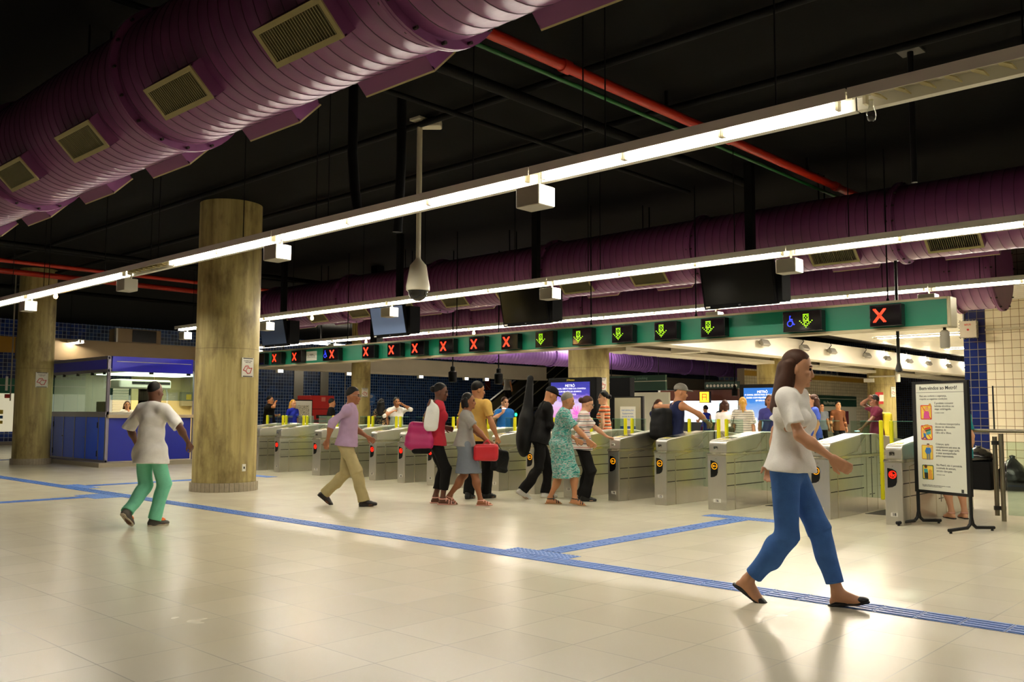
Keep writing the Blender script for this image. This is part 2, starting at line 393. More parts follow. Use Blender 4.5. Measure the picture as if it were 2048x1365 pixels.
# ---------------------------------------------------------------- concrete beams
beam_b = mat('concrete_beam_brown', '#97815f', .7, var=.15, vscale=1.5, bump=.15, bscale=20)
beam_g = mat('concrete_beam_grey', '#cfc5af', .7, var=.12, vscale=1.5, bump=.15, bscale=20)
beam_w = mat('painted_beam_white', '#ddd7c9', .6, var=.06, vscale=2)
def beam(x, y0, y1, z0, z1, w, m, label, marks=()):
    mb = MB(); mb.bx(x - w, x, y0, y1, z0, z1); mb.bx(x - w, x + .08, y0, y1, z0 - .05, z0 + .03)
    o = mb.build('concrete_beam', m); tag(o, label, 'beam'); return o
beam(-27, 8.9, 14.8, 2.86, 3.42, .5, beam_b, 'brown concrete beam above the blue booth')
beam(-27, 14.85, 31.3, 2.86, 3.42, .5, beam_g, 'grey concrete beam in front of the dark blue tiled wall beyond the turnstiles')
wb = thing('concrete_beam', (-11.5, 17.2, 0), 0, 'white painted beam carrying the row of floodlights under the slatted ceiling', 'beam')
MB().bx(-.45, 0, 0, 28.5, 2.99, 3.47).build('web', beam_w, wb)
MB().bx(-.5, .015, 0, 28.5, 2.93, 3.0).build('flange', beam_w, wb)
wb2 = thing('concrete_beam', (-13.0, 17.9, 0), 0, 'pale beam resting on the far columns behind the floodlit beam', 'beam')
MB().bx(-.5, 0, 0, 28, 2.95, 3.35).build('web', beam_g, wb2); MB().bx(-.6, .12, 0, 28, 2.86, 2.96).build('flange', beam_w, wb2)
for y in (2.0, 11.0, 20.0): MB().bx(.12, 1.0, y, y + .35, 2.9, 3.3).build('bracket', beam_w, wb2)
beam(-24.0, 32, 44, 2.55, 3.05, .5, beam_g, 'concrete beam above the brown kiosk fascia')
# ---------------------------------------------------------------- purple ventilation ducts
def duct_mat(name, c1):
    m = bpy.data.materials.new(name); m.use_nodes = True; t = NT(m); b = t.n['Principled BSDF']; v = t.coord()
    c = lin(c1); f = t.noise(v, 2.0, 4, .6, (1, 3, 3))
    t.l.new(t.mix(f, tuple(q * .82 for q in c[:3]) + (1,), tuple(q * 1.15 for q in c[:3]) + (1,)), b.inputs['Base Color'])
    b.inputs['Roughness'].default_value = .45; b.inputs['Specular IOR Level'].default_value = .55
    t.l.new(t.bump(t.noise(v, 9, 3), .08, .02), b.inputs['Normal']); return m
purple = duct_mat('purple_paint', '#804375'); violet = duct_mat('violet_paint', '#8a5fb5')
seam_m = mat('duct_seam', '#35162c', .6); bolt_m = mat('steel_bolt', '#3d352f', .4, .6)
grille_f = mat('grille_frame', '#b8ab78', .4, .2); grille_s = mat('grille_slat', '#958c69', .4, .2); grille_b = mat('grille_dark', '#060504', .9, spec=.1)
def spiral(mb, R, L, pitch, n=48, rib=0):
    """spiral-seamed sheet pipe along +X from 0 to L"""
    nt = int(L / pitch) + 1; prof = [(0, 0), (.30, rib * .7), (.5, rib), (.7, rib * .7), (.97, 0)] if rib else [(0, 0), (.90, 0), (.925, .0035), (.965, .0035), (.99, 0)]
    vs = []; rows = []
    for i in range(-1, nt + 1):
        for u, h in prof: rows.append((i + u, h))
    for u, h in rows:
        for k in range(n + 1):
            a = 2 * pi * k / n; x = min(max((u + k / n) * pitch, 0), L); vs.append((x, (R + h) * cos(a), (R + h) * sin(a)))
    fs = []; mi = []
    for i in range(len(rows) - 1):
        for k in range(n):
            q = i * (n + 1) + k; f = (q, q + 1, q + n + 2, q + n + 1)
            if abs(vs[f[0]][0] - vs[f[2]][0]) < 1e-6: continue
            fs.append(f); mi.append(1 if i % 5 == 3 and not rib else 0)
    o = len(mb.v); mb.v += vs
    for f, q in zip(fs, mi): mb.f.append(tuple(o + j for j in f)); mb.mi.append(q)
def flange(R, wid=.05, n=48):
    mb = MB(); mb.lathe((0, 0, 0), [(R, -wid / 2), (R + .055, -wid / 2), (R + .055, -.004), (R + .05, 0), (R + .055, .004), (R + .055, wid / 2), (R, wid / 2)], n, 'X', False)
    return mb
def bolts(R, n=18, w=.05):
    mb = MB()
    for k in range(n):
        a = 2 * pi * k / n; c = (0, (R + .032) * cos(a), (R + .032) * sin(a))
        mb.cyl((-w / 2 - .022, c[1], c[2]), (w / 2 + .03, c[1], c[2]), .012, 6)
    return mb
def grille_box(parent, R, x, ang, paint, w=.70, h=.26, prot=.10):
    """outlet box on the duct: ang measured from straight down towards -Y; grille faces outwards"""
    nrm = Vector((0, -sin(ang), -cos(ang))); tv = Vector((0, -cos(ang), sin(ang)))
    M = Matrix(((1, 0, 0, x), (0, tv.y, nrm.y, 0), (0, tv.z, nrm.z, 0), (0, 0, 0, 1)))
    mb = MB(); d0 = (R ** 2 - (h / 2) ** 2) ** .5 - .01; d1 = R + prot
    mb.prism([(-w / 2, -h / 2), (w / 2, -h / 2), (w / 2, h / 2), (-w / 2, h / 2)], d0, d1 - .035, M)
    for x0, x1, y0, y1 in ((-w / 2, w / 2, -h / 2, -h / 2 + .012), (-w / 2, w / 2, h / 2 - .012, h / 2), (-w / 2, -w / 2 + .012, -h / 2, h / 2), (w / 2 - .012, w / 2, -h / 2, h / 2)): mb.prism([(x0, y0), (x1, y0), (x1, y1), (x0, y1)], d1 - .036, d1 - .012, M)
    b = mb.build('grille_box', paint, parent)
    mb = MB(); mb.cur = 0; f = .035
    for x0, x1, y0, y1 in ((-w / 2, w / 2, -h / 2, -h / 2 + f), (-w / 2, w / 2, h / 2 - f, h / 2), (-w / 2, -w / 2 + f, -h / 2 + f, h / 2 - f), (w / 2 - f, w / 2, -h / 2 + f, h / 2 - f)):
        mb.prism([(x0, y0), (x1, y0), (x1, y1), (x0, y1)], d1 - .012, d1, M)
    mb.cur = 1; ns = 24
    for i in range(ns):
        xx = -w / 2 + f + (w - 2 * f) * (i + .5) / ns
        mb.prism([(xx - .003, -h / 2 + f), (xx + .003, -h / 2 + f), (xx + .003, h / 2 - f), (xx - .003, h / 2 - f)], d1 - .03, d1 - .004, M)
    mb.cur = 2; mb.prism([(-w / 2 + f, -h / 2 + f), (w / 2 - f, -h / 2 + f), (w / 2 - f, h / 2 - f), (-w / 2 + f, h / 2 - f)], d1 - .034, d1 - .033, M)
    mb.build('grille', [grille_f, grille_s, grille_b], b)
def duct(name, label, loc, L, R, fl, boxes, paint, rot=0, pitch=.135, endcap=False, hang=4.98, bx=None, angs=(45, -45), rib=0):
    t = thing(name, loc, rot, label, 'duct')
    mb = MB(); spiral(mb, R, L, pitch, 48, rib); mb.build('spiral_pipe', [paint, seam_m], t, smooth='all')
    for x in fl:
        f = flange(R).build('flange', paint, t, smooth=True); f.location.x = x
        bo = None
        for k in range(16):
            if bo is None: bo = MB().cyl((-.047, 0, R + .032), (.055, 0, R + .032), .012, 6).build('bolt', bolt_m, f); q = bo
            else: q = bo.copy(); COL.objects.link(q); q.parent = f
            q.rotation_euler = (2 * pi * k / 16 + .1, 0, 0)
    for x in boxes:
        for a in angs: grille_box(t, R, x, R_(a), paint)
    if endcap:
        for xx in ((L,) if endcap == 1 else (0, L)): MB().lathe((xx - .02, 0, 0), [(.001, 0), (R, 0), (R, .03), (.001, .03)], 40, 'X', False).build('end_plate', paint, t)
    mb = MB()
    x = .9
    while x < L:
        for s in (-1, 1): mb.cyl((x, s * .10, R * .97), (x, s * .10, hang - loc[2]), .012, 6)
        x += 3.2
    mb.build('hanger_rod', blackp, t)
    return t
px = lambda xs, x0: [q - x0 for q in xs]
D1F = [-16.6, -13.4, -10.1, -6.85, -3.78, -.6]
D1B = [-14.2, -12.5, -10.9, -9.25, -7.7, -6.0, -4.5, -2.9, -1.3]
duct('ventilation_duct', 'big purple spiral duct with square grilles over the open hall floor', (-19, 3.37, 4.05), 20.5, .53, px(D1F, -19), px(D1B, -19), purple)
D2F = [-20.5 + 3.2 * i for i in range(8)]
D2B = [f + q for f in D2F[:-1] for q in (.78, 2.35)]
duct('ventilation_duct', 'purple spiral duct with grilles above the green lane beam', (-22.6, 13.0, 4.05), 25.6, .53, px(D2F, -22.6), px(D2B, -22.6), purple)
duct('ventilation_duct', 'wide purple duct ending in a bolted flange before the white tiled wall', (-20.6, 16.3, 3.76), 16.5, .66, px([-19.5, -16, -12.5, -9, -4.75, -4.12], -20.6), [], purple, endcap=2)
# violet duct running away beyond the gates
t4 = duct('ventilation_duct', 'violet ribbed duct running away beyond the gates behind the columns', (-21.0, 17.0, 3.41), 28.0, .37, [1.5 + 3.0 * i for i in range(9)] + [27.8], [], violet, rot=pi / 2, pitch=.16, endcap=2, rib=.018)
mbb = [2.2 + 1.0 * i for i in range(25)]
for x in mbb:
    if min(abs(x - (1.5 + 3.0 * i)) for i in range(10)) < .3: continue
    M = Matrix.Translation((x, -.20, .24)); MB().box((x, -.22, .27), (.62, .16, .16)).build('outlet_box', violet, t4)
    MB().box((x, -.315, .275), (.60, .03, .13)).build('outlet_frame', mat('outlet_white', '#cfc7bd', .5), t4)
# ---------------------------------------------------------------- pipes and conduits under the ceiling
def pipe(name, pts, r, m, label, cat='pipe'):
    o = MB().tube(pts, r, 12).build(name, m, smooth=True); return tag(o, label, cat)
redp = mat('red_pipe_paint', '#b3260f', .4, var=.2, vscale=4); greenp = mat('green_cable_paint', '#0e5a26', .5)
t = thing('sprinkler_pipe', (-5.46, 0, 4.74), 0, 'bright red fire pipe crossing the black ceiling near the centre', 'pipe')
MB().cyl((0, -8, 0), (0, 14.3, 0), .055, 14).build('pipe', redp, t, smooth=True); mb = MB()
for y in (3.4, 6.55, 9.7, 12.9): mb.cyl((0, y, 0), (0, y + .12, 0), .068, 14)
mb.build('coupling', redp, t, smooth=True); mb = MB()
for y in (1.0, 4.8, 8.4, 12): mb.box((0, y, .14), (.03, .03, .19))
mb.build('bracket', blackp, t)
pipe('cable_conduit', [(-5.68, -8, 4.72), (-5.68, 14.3, 4.72)], .022, greenp, 'thin green conduit running beside the red ceiling pipe', 'conduit')
for i, (x, z, r) in enumerate(((-22.2, 4.76, .05), (-23.6, 4.72, .07))):
    pipe('sprinkler_pipe', [(x, -8, z), (x, 17, z)], r, redp, ('upper thin' if i == 0 else 'lower thick') + ' red pipe under the dark ceiling near the booth')
for i, (x, z, r, lab) in enumerate(((-20.3, 4.8, .06, 'black ceiling pipe carrying a small box lamp'), (-19.0, 4.62, .05, 'black ceiling pipe between the two thick columns'), (-6.4, 4.76, .06, 'black cable pipe left of the red ceiling pipe'), (-7.4, 4.8, .03, 'thin black cable farther left of the red ceiling pipe'), (-25.6, 4.6, .06, 'black pipe above the booth'))):
    pipe('cable_conduit', [(x, -8, z), (x, 12.0 if x > -8 else 17, z)], r, blackp, lab, 'conduit')
for i, (y, z, r, lab) in enumerate(((7.15, 4.90, .04, 'black conduit along the ceiling past the pole mounted camera'), (8.75, 4.9, .04, 'thin black conduit behind the pole mounted camera'), (9.6, 4.9, .04, 'black conduit over the middle row of lights'), (4.6, 4.9, .05, 'black conduit along the ceiling above the light row beside the big duct'))):
    pipe('cable_conduit', [(-38, y, z), (8, y, z)], r, blackp, lab, 'conduit')
t = thing('junction_box', (-20.3, 4.3, 4.74), 0, 'small box lamp on a black ceiling pipe beside the purple duct', 'box')
MB().box((0, 0, 0), (.14, .32, .12)).build('housing', blackp, t); MB().box((0, 0, -.065), (.10, .26, .02)).build('diffuser', mat('dull_white', '#a8a594', .5), t)
# thick hanging conduits
def hangpipe(x, y, z0, lab, bend=0):
    pts = [(x, y, 4.98), (x, y, 4.2), (x + bend * .4, y, 3.8), (x + bend, y, z0)] if bend else [(x, y, 4.98), (x, y, z0)]
    pipe('hanging_conduit', pts, .055, blackp, lab, 'conduit')
hangpipe(-7.95, 5.92, 3.39, 'bent black conduit dropping to the light row near the dome camera', .14); hangpipe(-7.77, 6.47, 3.39, 'black conduit dropping beside the pole mounted camera', -.05)
hangpipe(-20.7, 5.6, 3.36, 'black conduit dropping to the lights near the booth'); hangpipe(-19.75, 5.85, 3.36, 'second black conduit dropping to the lights near the booth')
# dark steel posts above the beam
for x, lab in ((-17.05, 'wide black steel post above the beam near the left screen'), (-16.35, 'black steel post above the beam between the left screens')):
    pass
# pole mounted dome camera
pw = mat('offwhite_paint', '#cdc6ad', .4); t = thing('dome_camera', (-8.25, 7.16, 2.83), 0, 'off white dome camera hanging on a long pole from the ceiling', 'camera')
MB().lathe((0, 0, 0), [(.030, .40), (.030, 1.2), (.034, 1.2), (.034, 2.15)], 16).build('pole', pw, t, smooth=True)
MB().lathe((0, 0, 0), [(.02, .42), (.04, .38), (.10, .31), (.125, .16), (.145, .05), (.145, .0), (.13, -.005)], 28).build('housing', pw, t, smooth=True)
MB().lathe((0, 0, 0), [(.13, -.003), (.115, -.02), (.11, -.06), (.085, -.10), (.04, -.125), (.001, -.13)], 24).build('dome', mat('smoked_dome', '#0d0c0b', .08), t, smooth=True)
MB().box((0, 0, 2.135), (.18, .18, .03)).build('ceiling_plate', pw, t); MB().rbox((.10, .10, 2.08), (.26, .16, .09), .02, R_(43)).build('junction_box', pw, t)
t = thing('ceiling_bracket', (-3.03, 9.08, 4.98), 0, 'small grey ceiling plate with a thin hanging post beyond the unlit fixture', 'bracket')
MB().box((0, 0, -.012), (.22, .22, .02)).build('plate', mat('dull_grey', '#4c4a45', .6), t); MB().cyl((0, 0, -.02), (0, 0, -1.35), .03, 10).build('post', mat('black_steel', '#101010', .5, .3), t)
# ---------------------------------------------------------------- rows of fluorescent lights
hous = mat('fixture_paint', '#dcd8ca', .45); refl = mat('reflector', '#e2ddc8', .25, .3); tube_m = emis('tube_glow', '#fff6e4', TUBE)
tube_off = mat('tube_off', '#cfcab5', .3); lampbox = mat('lamp_box', '#a8a391', .5); lampglow = emis('lamp_diffuser', '#fff8e8', 3.2); bulb_on = emis('bulb_warm', '#ffc070', 60.0)
def fixture(x0, x1, y, label, off=(), bulb=None, rods=True):
    t = thing('strip_light', ((x0 + x1) / 2, y, 3.38), 0, label, 'strip light', 'rows of strip lights'); h = (x1 - x0) / 2 - .006
    prof = [(-.085, 0), (.085, 0), (.085, -.098), (.135, -.098), (.135, -.106), (.075, -.106), (.07, -.02), (-.07, -.02), (-.078, -.072), (-.085, -.072)]
    M = Matrix(((0, 0, 1, 0), (1, 0, 0, 0), (0, 1, 0, 0), (0, 0, 0, 1))); MB().prism(prof, -h, h, M).build('housing', hous, t)
    MB().prism([(-.068, -.021), (.068, -.021), (.068, -.03), (-.068, -.03)], -h + .01, h - .01, M).build('reflector', refl, t)
    n = 3; w = (2 * h - .14) / n
    for k in range(n):
        a = -h + .07 + k * w
        if k in off:
            mb = MB()
            for j in range(8): mb.box((a + .08 + j * .145, 0, -.06), (.10, .11, .008), M=Matrix.Rotation(.5, 3, 'Y'))
            mb.build('louver', grille_f, t)
        else:
            MB().cyl((a + .03, 0, -.082), (a + w - .03, 0, -.082), .015, 8).build('tube', tube_m, t)
        mb = MB(); mb.box((a + .012, 0, -.06), (.02, .05, .09)); mb.box((a + w - .012, 0, -.06), (.02, .05, .09)); mb.build('tube_socket', refl, t)
    if bulb is not None:
        bx_ = bulb[0] - (x0 + x1) / 2; b = MB().lathe((bx_, -.05, -.19), [(.001, -.045), (.022, -.038), (.032, -.015), (.030, .01), (.016, .045), (.015, .09)], 12).build('bulb', bulb_on if bulb[1] else glass('clear_glass', '#e9e9e4'), t, smooth=True)
    if rods:
        mb = MB()
        for q in (-h * .62, -h * .62 + .22, h * .62): mb.cyl((q, 0, 0), (q, 0, 1.60), .006, 6)
        mb.build('hanger_wire', blackp, t)
    return t
def lamp_box(x, y, label, lit=True):
    t = thing('emergency_light', (x, y, 3.13), 0, label, 'emergency light', 'box lamps under the light rows')
    MB().rbox((0, 0, 0), (.26, .20, .17), .012).build('housing', lampbox, t)
    if lit: MB().box((.131, 0, 0), (.006, .185, .155)).build('diffuser', lampglow, t)
    MB().cyl((0, .055, .08), (0, .055, .225), .012, 8).build('neck', refl, t)
L1 = [-20.40, -16.52, -12.63, -8.75, -4.87, -.98, 2.9]; Y1, Y2, Y3 = 5.5, 10.2, 14.67
names = ['passing the column beside the booth, ', 'with a glowing warm bulb, ', 'passing the thick column, ', 'passing the dome camera pole, ', 'crossing under the red pipe, ', 'with a clear unlit bulb, ']
offs = [(), (), (0,), (), (), (0, 1, 2)]; bl = [None, (-15.1, 1), None, None, None, None]
L1b = [-20.40, -16.52, -12.63, -8.75, -4.87, -2.2, 2.9]
for i in range(6): fixture(L1b[i], L1b[i + 1], Y1, 'strip light of the front row ' + names[i] + ('tubes lit' if not offs[i] else 'tubes partly out' if len(offs[i]) < 3 else 'tubes out'), offs[i], bl[i] if i != 5 else (-2.06, 0))
for x, lab, lit in ((-16.45, 'under the front light row, before the column beside the booth', 1), (-12.6, 'unlit, under the front light row near the thick column', 0), (-8.75, 'lit, beside the thick column under the front light row', 1), (-4.87, 'lit, under the front light row where it crosses below the red pipe', 1)): lamp_box(x, Y1, 'white box lamp ' + lab, lit)
L2 = [-20.5, -16.6, -12.52, -8.73, -4.90, -1.0, 2.9]
n2 = ['hidden behind the thick column', 'with a warm bulb over the dim blue television', 'behind the dome camera', 'over the two black televisions', 'over the television by the wheelchair arrow', 'before the flanged duct end']
for i in range(6): fixture(L2[i], L2[i + 1], Y2, 'strip light of the middle row ' + n2[i], (), (-14.85, 1) if i == 1 else None)
fixture(-30.5, -26.2, Y2, 'short strip light over the brown beam above the booth', (), None)
for x, lab in ((-20.1, 'beside the thick column on the booth side'), (-16.55, 'before the dim blue television'), (-12.52, 'before the pale blue-grey television'), (-8.73, 'at the edge of the plain middle television'), (-4.9, 'at the edge of the biggest television')): lamp_box(x, Y2, 'white box lamp under the middle light row, ' + lab)
L3 = [-24.5, -20.4, -16.4, -12.4, -8.54, -4.72, -.9]
for i in range(6): fixture(L3[i], L3[i + 1], Y3, 'strip light of the far row ' + ['behind the thick column', 'over the first red crosses', 'over the middle red crosses', 'over the first green arrows', 'over the last green arrows', 'passing the flanged duct'][i], (), (-18.9, 1) if i == 1 else (-14.85, 1) if i == 2 else None)
for x, lab in ((-24.3, 'above the first red crosses'), (-20.4, 'above the crossed lanes'), (-8.54, 'above the wheelchair lane display'), (-4.75, 'at the free end of the green beam')): lamp_box(x, Y3, 'white box lamp under the far light row ' + lab)
for x, lab in ((.6, 'first one to the right of the big purple duct'), (4.3, 'second one to the right of the big purple duct')):  # out-of-view fixtures added to brighten the floor
    fixture(x, x + 3.6, 2.0 if x > 0 else .8, 'added unseen strip light, ' + lab)
# ---------------------------------------------------------------- green lane beam with displays
alu = mat('cream_aluminium', '#b9b08c', .4, .2); grn = mat('green_panel', '#0f7a5c', .35, var=.08, vscale=1); dark = mat('display_black', '#0a0909', .18); steel_d = mat('dark_steel', '#2a2926', .45, .4)
gb = thing('lane_beam', (-12, 12.2, 2.466), 0, 'long green sign beam above the turnstiles carrying the lane displays', 'sign beam')
MB().bx(-9.5, 8.28, .0, .24, .028, .365).build('green_panel', grn, gb)
mb = MB(); mb.bx(-9.5, 8.28, -.012, .25, 0, .03); mb.bx(-9.5, 8.28, -.012, .25, .363, .393); mb.build('edge_profile', alu, gb)
MB().rbox((8.30, .119, .1965), (.05, .27, .40), .02).build('end_cap', alu, gb)
mb = MB()
for x in (-6.3, -3.2, .0, 3.1, 6.2): mb.bx(x - .002, x + .002, -.002, 0, .03, .363)
mb.build('panel_joint', mat('joint_green', '#07402f', .5), gb); mb = MB()
for x in (-7.2, -4.6, -1.0, 2.4, 4.5, 7.49): mb.cyl((x, .12, .39), (x, .12, 2.52), .010, 8); mb.lathe((x, .12, .39), [(.02, 0), (.02, .04), (.01, .06)], 10)
mb.build('hanger_rod', blackp, gb)
ledr = emis('led_red', '#ff3316', 1.9); ledg = emis('led_green', '#9fe21a', 1.3); ledb = emis('led_blue', '#2a3cff', 1.8)
FM = lambda o: frame(o, (1, 0, 0), (0, 0, 1))
def dots(mb, pts, r, M, h0=0, h1=.003, n=6):
    for x, y in pts: mb.prism([(x + r * cos(2 * pi * k / n), y + r * sin(2 * pi * k / n)) for k in range(n)], h0, h1, M)
def sym_x(parent, M, s):
    mb = MB()
    for a in (1, -1):
        for o in (-.011, .011): mb.stroke([(-s * .8 + o * a, -s * a), (s * .8 + o * a, s * a)], .017, 0, .003, M)
    mb.build('red_cross', ledr, parent)
def sym_arrow(parent, M, s):
    mb = MB(); P = []
    for j in range(9):
        for i in range(-4, 5):
            y = s * (1 - j * .25)
            if j < 5 and abs(i) <= 2 and not (1 <= j <= 3 and abs(i) < 2 and (i + j) % 2): P.append((i * s * .2, y))
            if j >= 4 and abs(abs(i) - (8 - j)) <= .6 or (j >= 5 and abs(i) <= 8 - j and (i + j) % 3): P.append((i * s * .25, y))
    dots(mb, P, s * .095, M); mb.build('green_arrow', ledg, parent)
def sym_wheel(parent, M, s):
    mb = MB(); P = [(.0, 1.0), (.12, 1.0), (.06, .9)] + [(0, .75 - .15 * k) for k in range(5)] + [(.15 * k, .40) for k in range(4)] + [(.15 * k, .12) for k in range(4)] + [(.48 + .07 * k, .0 - .15 * k) for k in range(4)] + [(.75 + .12 * k, -.55 + .05 * k) for k in range(2)]
    P += [(.02 + .48 * cos(a), -.35 + .48 * sin(a)) for a in [R_(q) for q in range(115, 400, 24)]]
    dots(mb, [(x * s, y * s) for x, y in P], s * .085, M); mb.build('wheelchair_symbol', ledb, parent)
bezel = mat('display_glass', '#131013', .08)
DISP = [(-1.655, 'off', 'unlit, beside the thick column'), (-1.5932, 'x', 'red cross next to the thick column'), (-1.5215, 'x', 'red cross beside the white paper notice'), (-1.4035, 'wx', 'blue wheelchair and red cross'),
        (-1.2936, 'x', 'red cross next to the wheelchair cross'), (-1.2217, 'x', 'second red cross after the wheelchair cross'), (-1.1592, 'x', 'third red cross after the wheelchair cross'), (-1.0878, 'x', 'third red cross before the green arrows'), (-1.0162, 'x', 'second red cross before the green arrows'), (-.9449, 'x', 'red cross next to the first green arrow'),
        (-.8744, 'a', 'green arrow next to the red crosses'), (-.8031, 'a', 'second green arrow from the red crosses'), (-.7326, 'a', 'third green arrow from the red crosses'), (-.6624, 'a', 'fourth green arrow, above turnstile 15'), (-.5916, 'a', 'green arrow next to the wheelchair arrow'), (-.4680, 'wa', 'blue wheelchair and green arrow'), (-.3758, 'x', 'lone red cross at its free end')]
for q, k, lab in DISP:
    w = .58 if len(k) == 2 else .42; X = q * 12.05; cx = X + (.02 if len(k) == 2 else .075)
    t = thing('lane_display', (cx, 12.19, 2.655), 0, 'lane display on the green beam, ' + lab, 'lane display', 'lane displays')
    MB().box((0, -.065, 0), (w, .13, .29)).build('housing', dark, t, bevel=.006)
    MB().box((-.0, -.1315, 0), (w - .04, .003, .25)).build('front_glass', bezel, t)
    M = lambda dx: FM((dx, -.134, 0))
    if k == 'x': sym_x(t, M(X - cx), .085)
    if k == 'a': sym_arrow(t, M(X - cx), .092)
    if k == 'wx': sym_wheel(t, M(-.20), .085); sym_x(t, M(.06), .085)
    if k == 'wa': sym_wheel(t, M(-.18), .08); sym_arrow(t, M(.06), .09)
t = thing('paper_notice', (-1.462 * 12.19, 12.196, 2.66), 0, 'white paper notice stuck on the green beam beside the wheelchair cross display', 'notice')
MB().box((0, -.003, 0), (.42, .006, .22)).build('sheet', paper, t); text('lettering', 'ATEN\u00c7\u00c3O\nUtilize o bilhete no leitor\nda catraca correspondente', .030, ink, FM((0, -.0065, 0)), t)
t = thing('cylinder_camera', (-3.80, 12.33, 2.30), 0, 'pale cylinder hanging under the free end of the green beam', 'lamp')  # a camera in a pale cylinder, gives no light
MB().lathe((0, 0, 0), [(.02, -.10), (.055, -.10), (.06, -.08), (.06, .11), (.03, .135)], 18).build('housing', mat('pale_grey', '#8e8878', .5), t, smooth=True); MB().cyl((0, 0, .13), (0, 0, .17), .02, 8).build('stem', steel_d, t)
t = thing('hanging_post', (-4.6, 12.9, 1.95), 0, 'dark hanging post with a small foot behind the lone red cross', 'post')
MB().cyl((0, 0, .02), (0, 0, 1.56), .022, 10).build('drop_rod', steel_d, t); MB().lathe((0, 0, 0), [(.02, .12), (.045, .03), (.05, 0), (.02, -.02)], 12).build('foot', steel_d, t)
# ---------------------------------------------------------------- hanging televisions
tvb = mat('tv_black', '#080809', .75, spec=.12); tvs = mat('tv_screen', '#050506', .12); tv_sheen = emis('tv_screen_reflection', '#5d6f8e', .42); tv_dim = emis('tv_screen_dim', '#1c2b3e', .35)  # pale blue-grey screen: a reflection put in as dim emission
for X, scr, lab, w in ((-6.30, tvs, 'biggest black television, hung above the wheelchair arrow display', 1.16), (-10.42, tvs, 'black television above the red cross next to the green arrows', 1.08), (-14.12, tv_sheen, 'television with a pale blue-grey screen beside the dome camera', 1.08), (-18.35, tv_dim, 'television with a dim blue screen beside the thick column', 1.08)):
    t = thing('television', (X, 11.5, 3.18), 0, lab, 'television', 'televisions above the beam'); M = Matrix.Rotation(R_(12), 3, 'X')
    MB().box((0, 0, 0), (w, .07, .64), M=M).build('housing', tvb, t, bevel=.01)
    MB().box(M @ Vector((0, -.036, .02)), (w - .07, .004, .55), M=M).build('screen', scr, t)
    text('brand_mark', 'LG', .028, mat('silver_print', '#9a9a9a', .4), frame(M @ Vector((0, -.0365, -.285)), (1, 0, 0), M @ Vector((0, 0, 1))), t)
    MB().box(M @ Vector((-w / 2 + .07, -.036, -.285)), (.07, .003, .022), M=M).build('sticker', paper, t)
    mb = MB(); mb.box((.12, .16, 0), (w - .1, .26, .54)); mb.build('back_box', tvb, t)
    mb = MB(); mb.bx(.05, .17, .12, .22, .2, 1.8); mb.build('ceiling_mount', blackp, t)
# ---------------------------------------------------------------- turnstiles
def brushed(name, col, rough):
    m = bpy.data.materials.new(name); m.use_nodes = True; MATS[name] = m; t = NT(m); b = t.n['Principled BSDF']; v = t.coord()
    c = lin(col); f = t.noise(v, 1, 3, .6, (260, 3, 3)); s = t.noise(v, 2.2, 3)
    t.l.new(t.mix(t.mix(.35, f, s, 'FLOAT'), tuple(q * .8 for q in c[:3]) + (1,), tuple(q * 1.12 for q in c[:3]) + (1,)), b.inputs['Base Color'])
    b.inputs['Metallic'].default_value = .95; b.inputs['Roughness'].default_value = rough
    t.l.new(t.bump(t.noise(v, 1, 2, .5, (3, 3, 420)), .03, .002), b.inputs['Normal']); return m
steel = brushed('brushed_steel', '#d3d0c6', .32); steel_top = brushed('brushed_steel_top', '#dedbd2', .30); chrome = mat('chrome', '#d8d8d4', .08, 1.)
trimst = mat('steel_trim', '#d0c9b2', .25, .9); groove = mat('groove_black', '#0c0a08', .7); yel = mat('yellow_edge', '#e6e000', .4); pad = mat('reader_pad', '#cbb53c', .4)
scrn = mat('reader_screen', '#1a2026', .1); gl = glass('gate_glass', '#e6f1ea', .05); gl_edge = mat('glass_edge', '#5f9483', .2, spec=.8)
ring_r = emis('ring_red', '#ff2a12', 1.1); ring_y = emis('ring_amber', '#f0b010', .6); plate = mat('number_plate', '#e2dfd4', .5)
YZ = Matrix(((0, 0, 1, 0), (1, 0, 0, 0), (0, 1, 0, 0), (0, 0, 0, 1)))
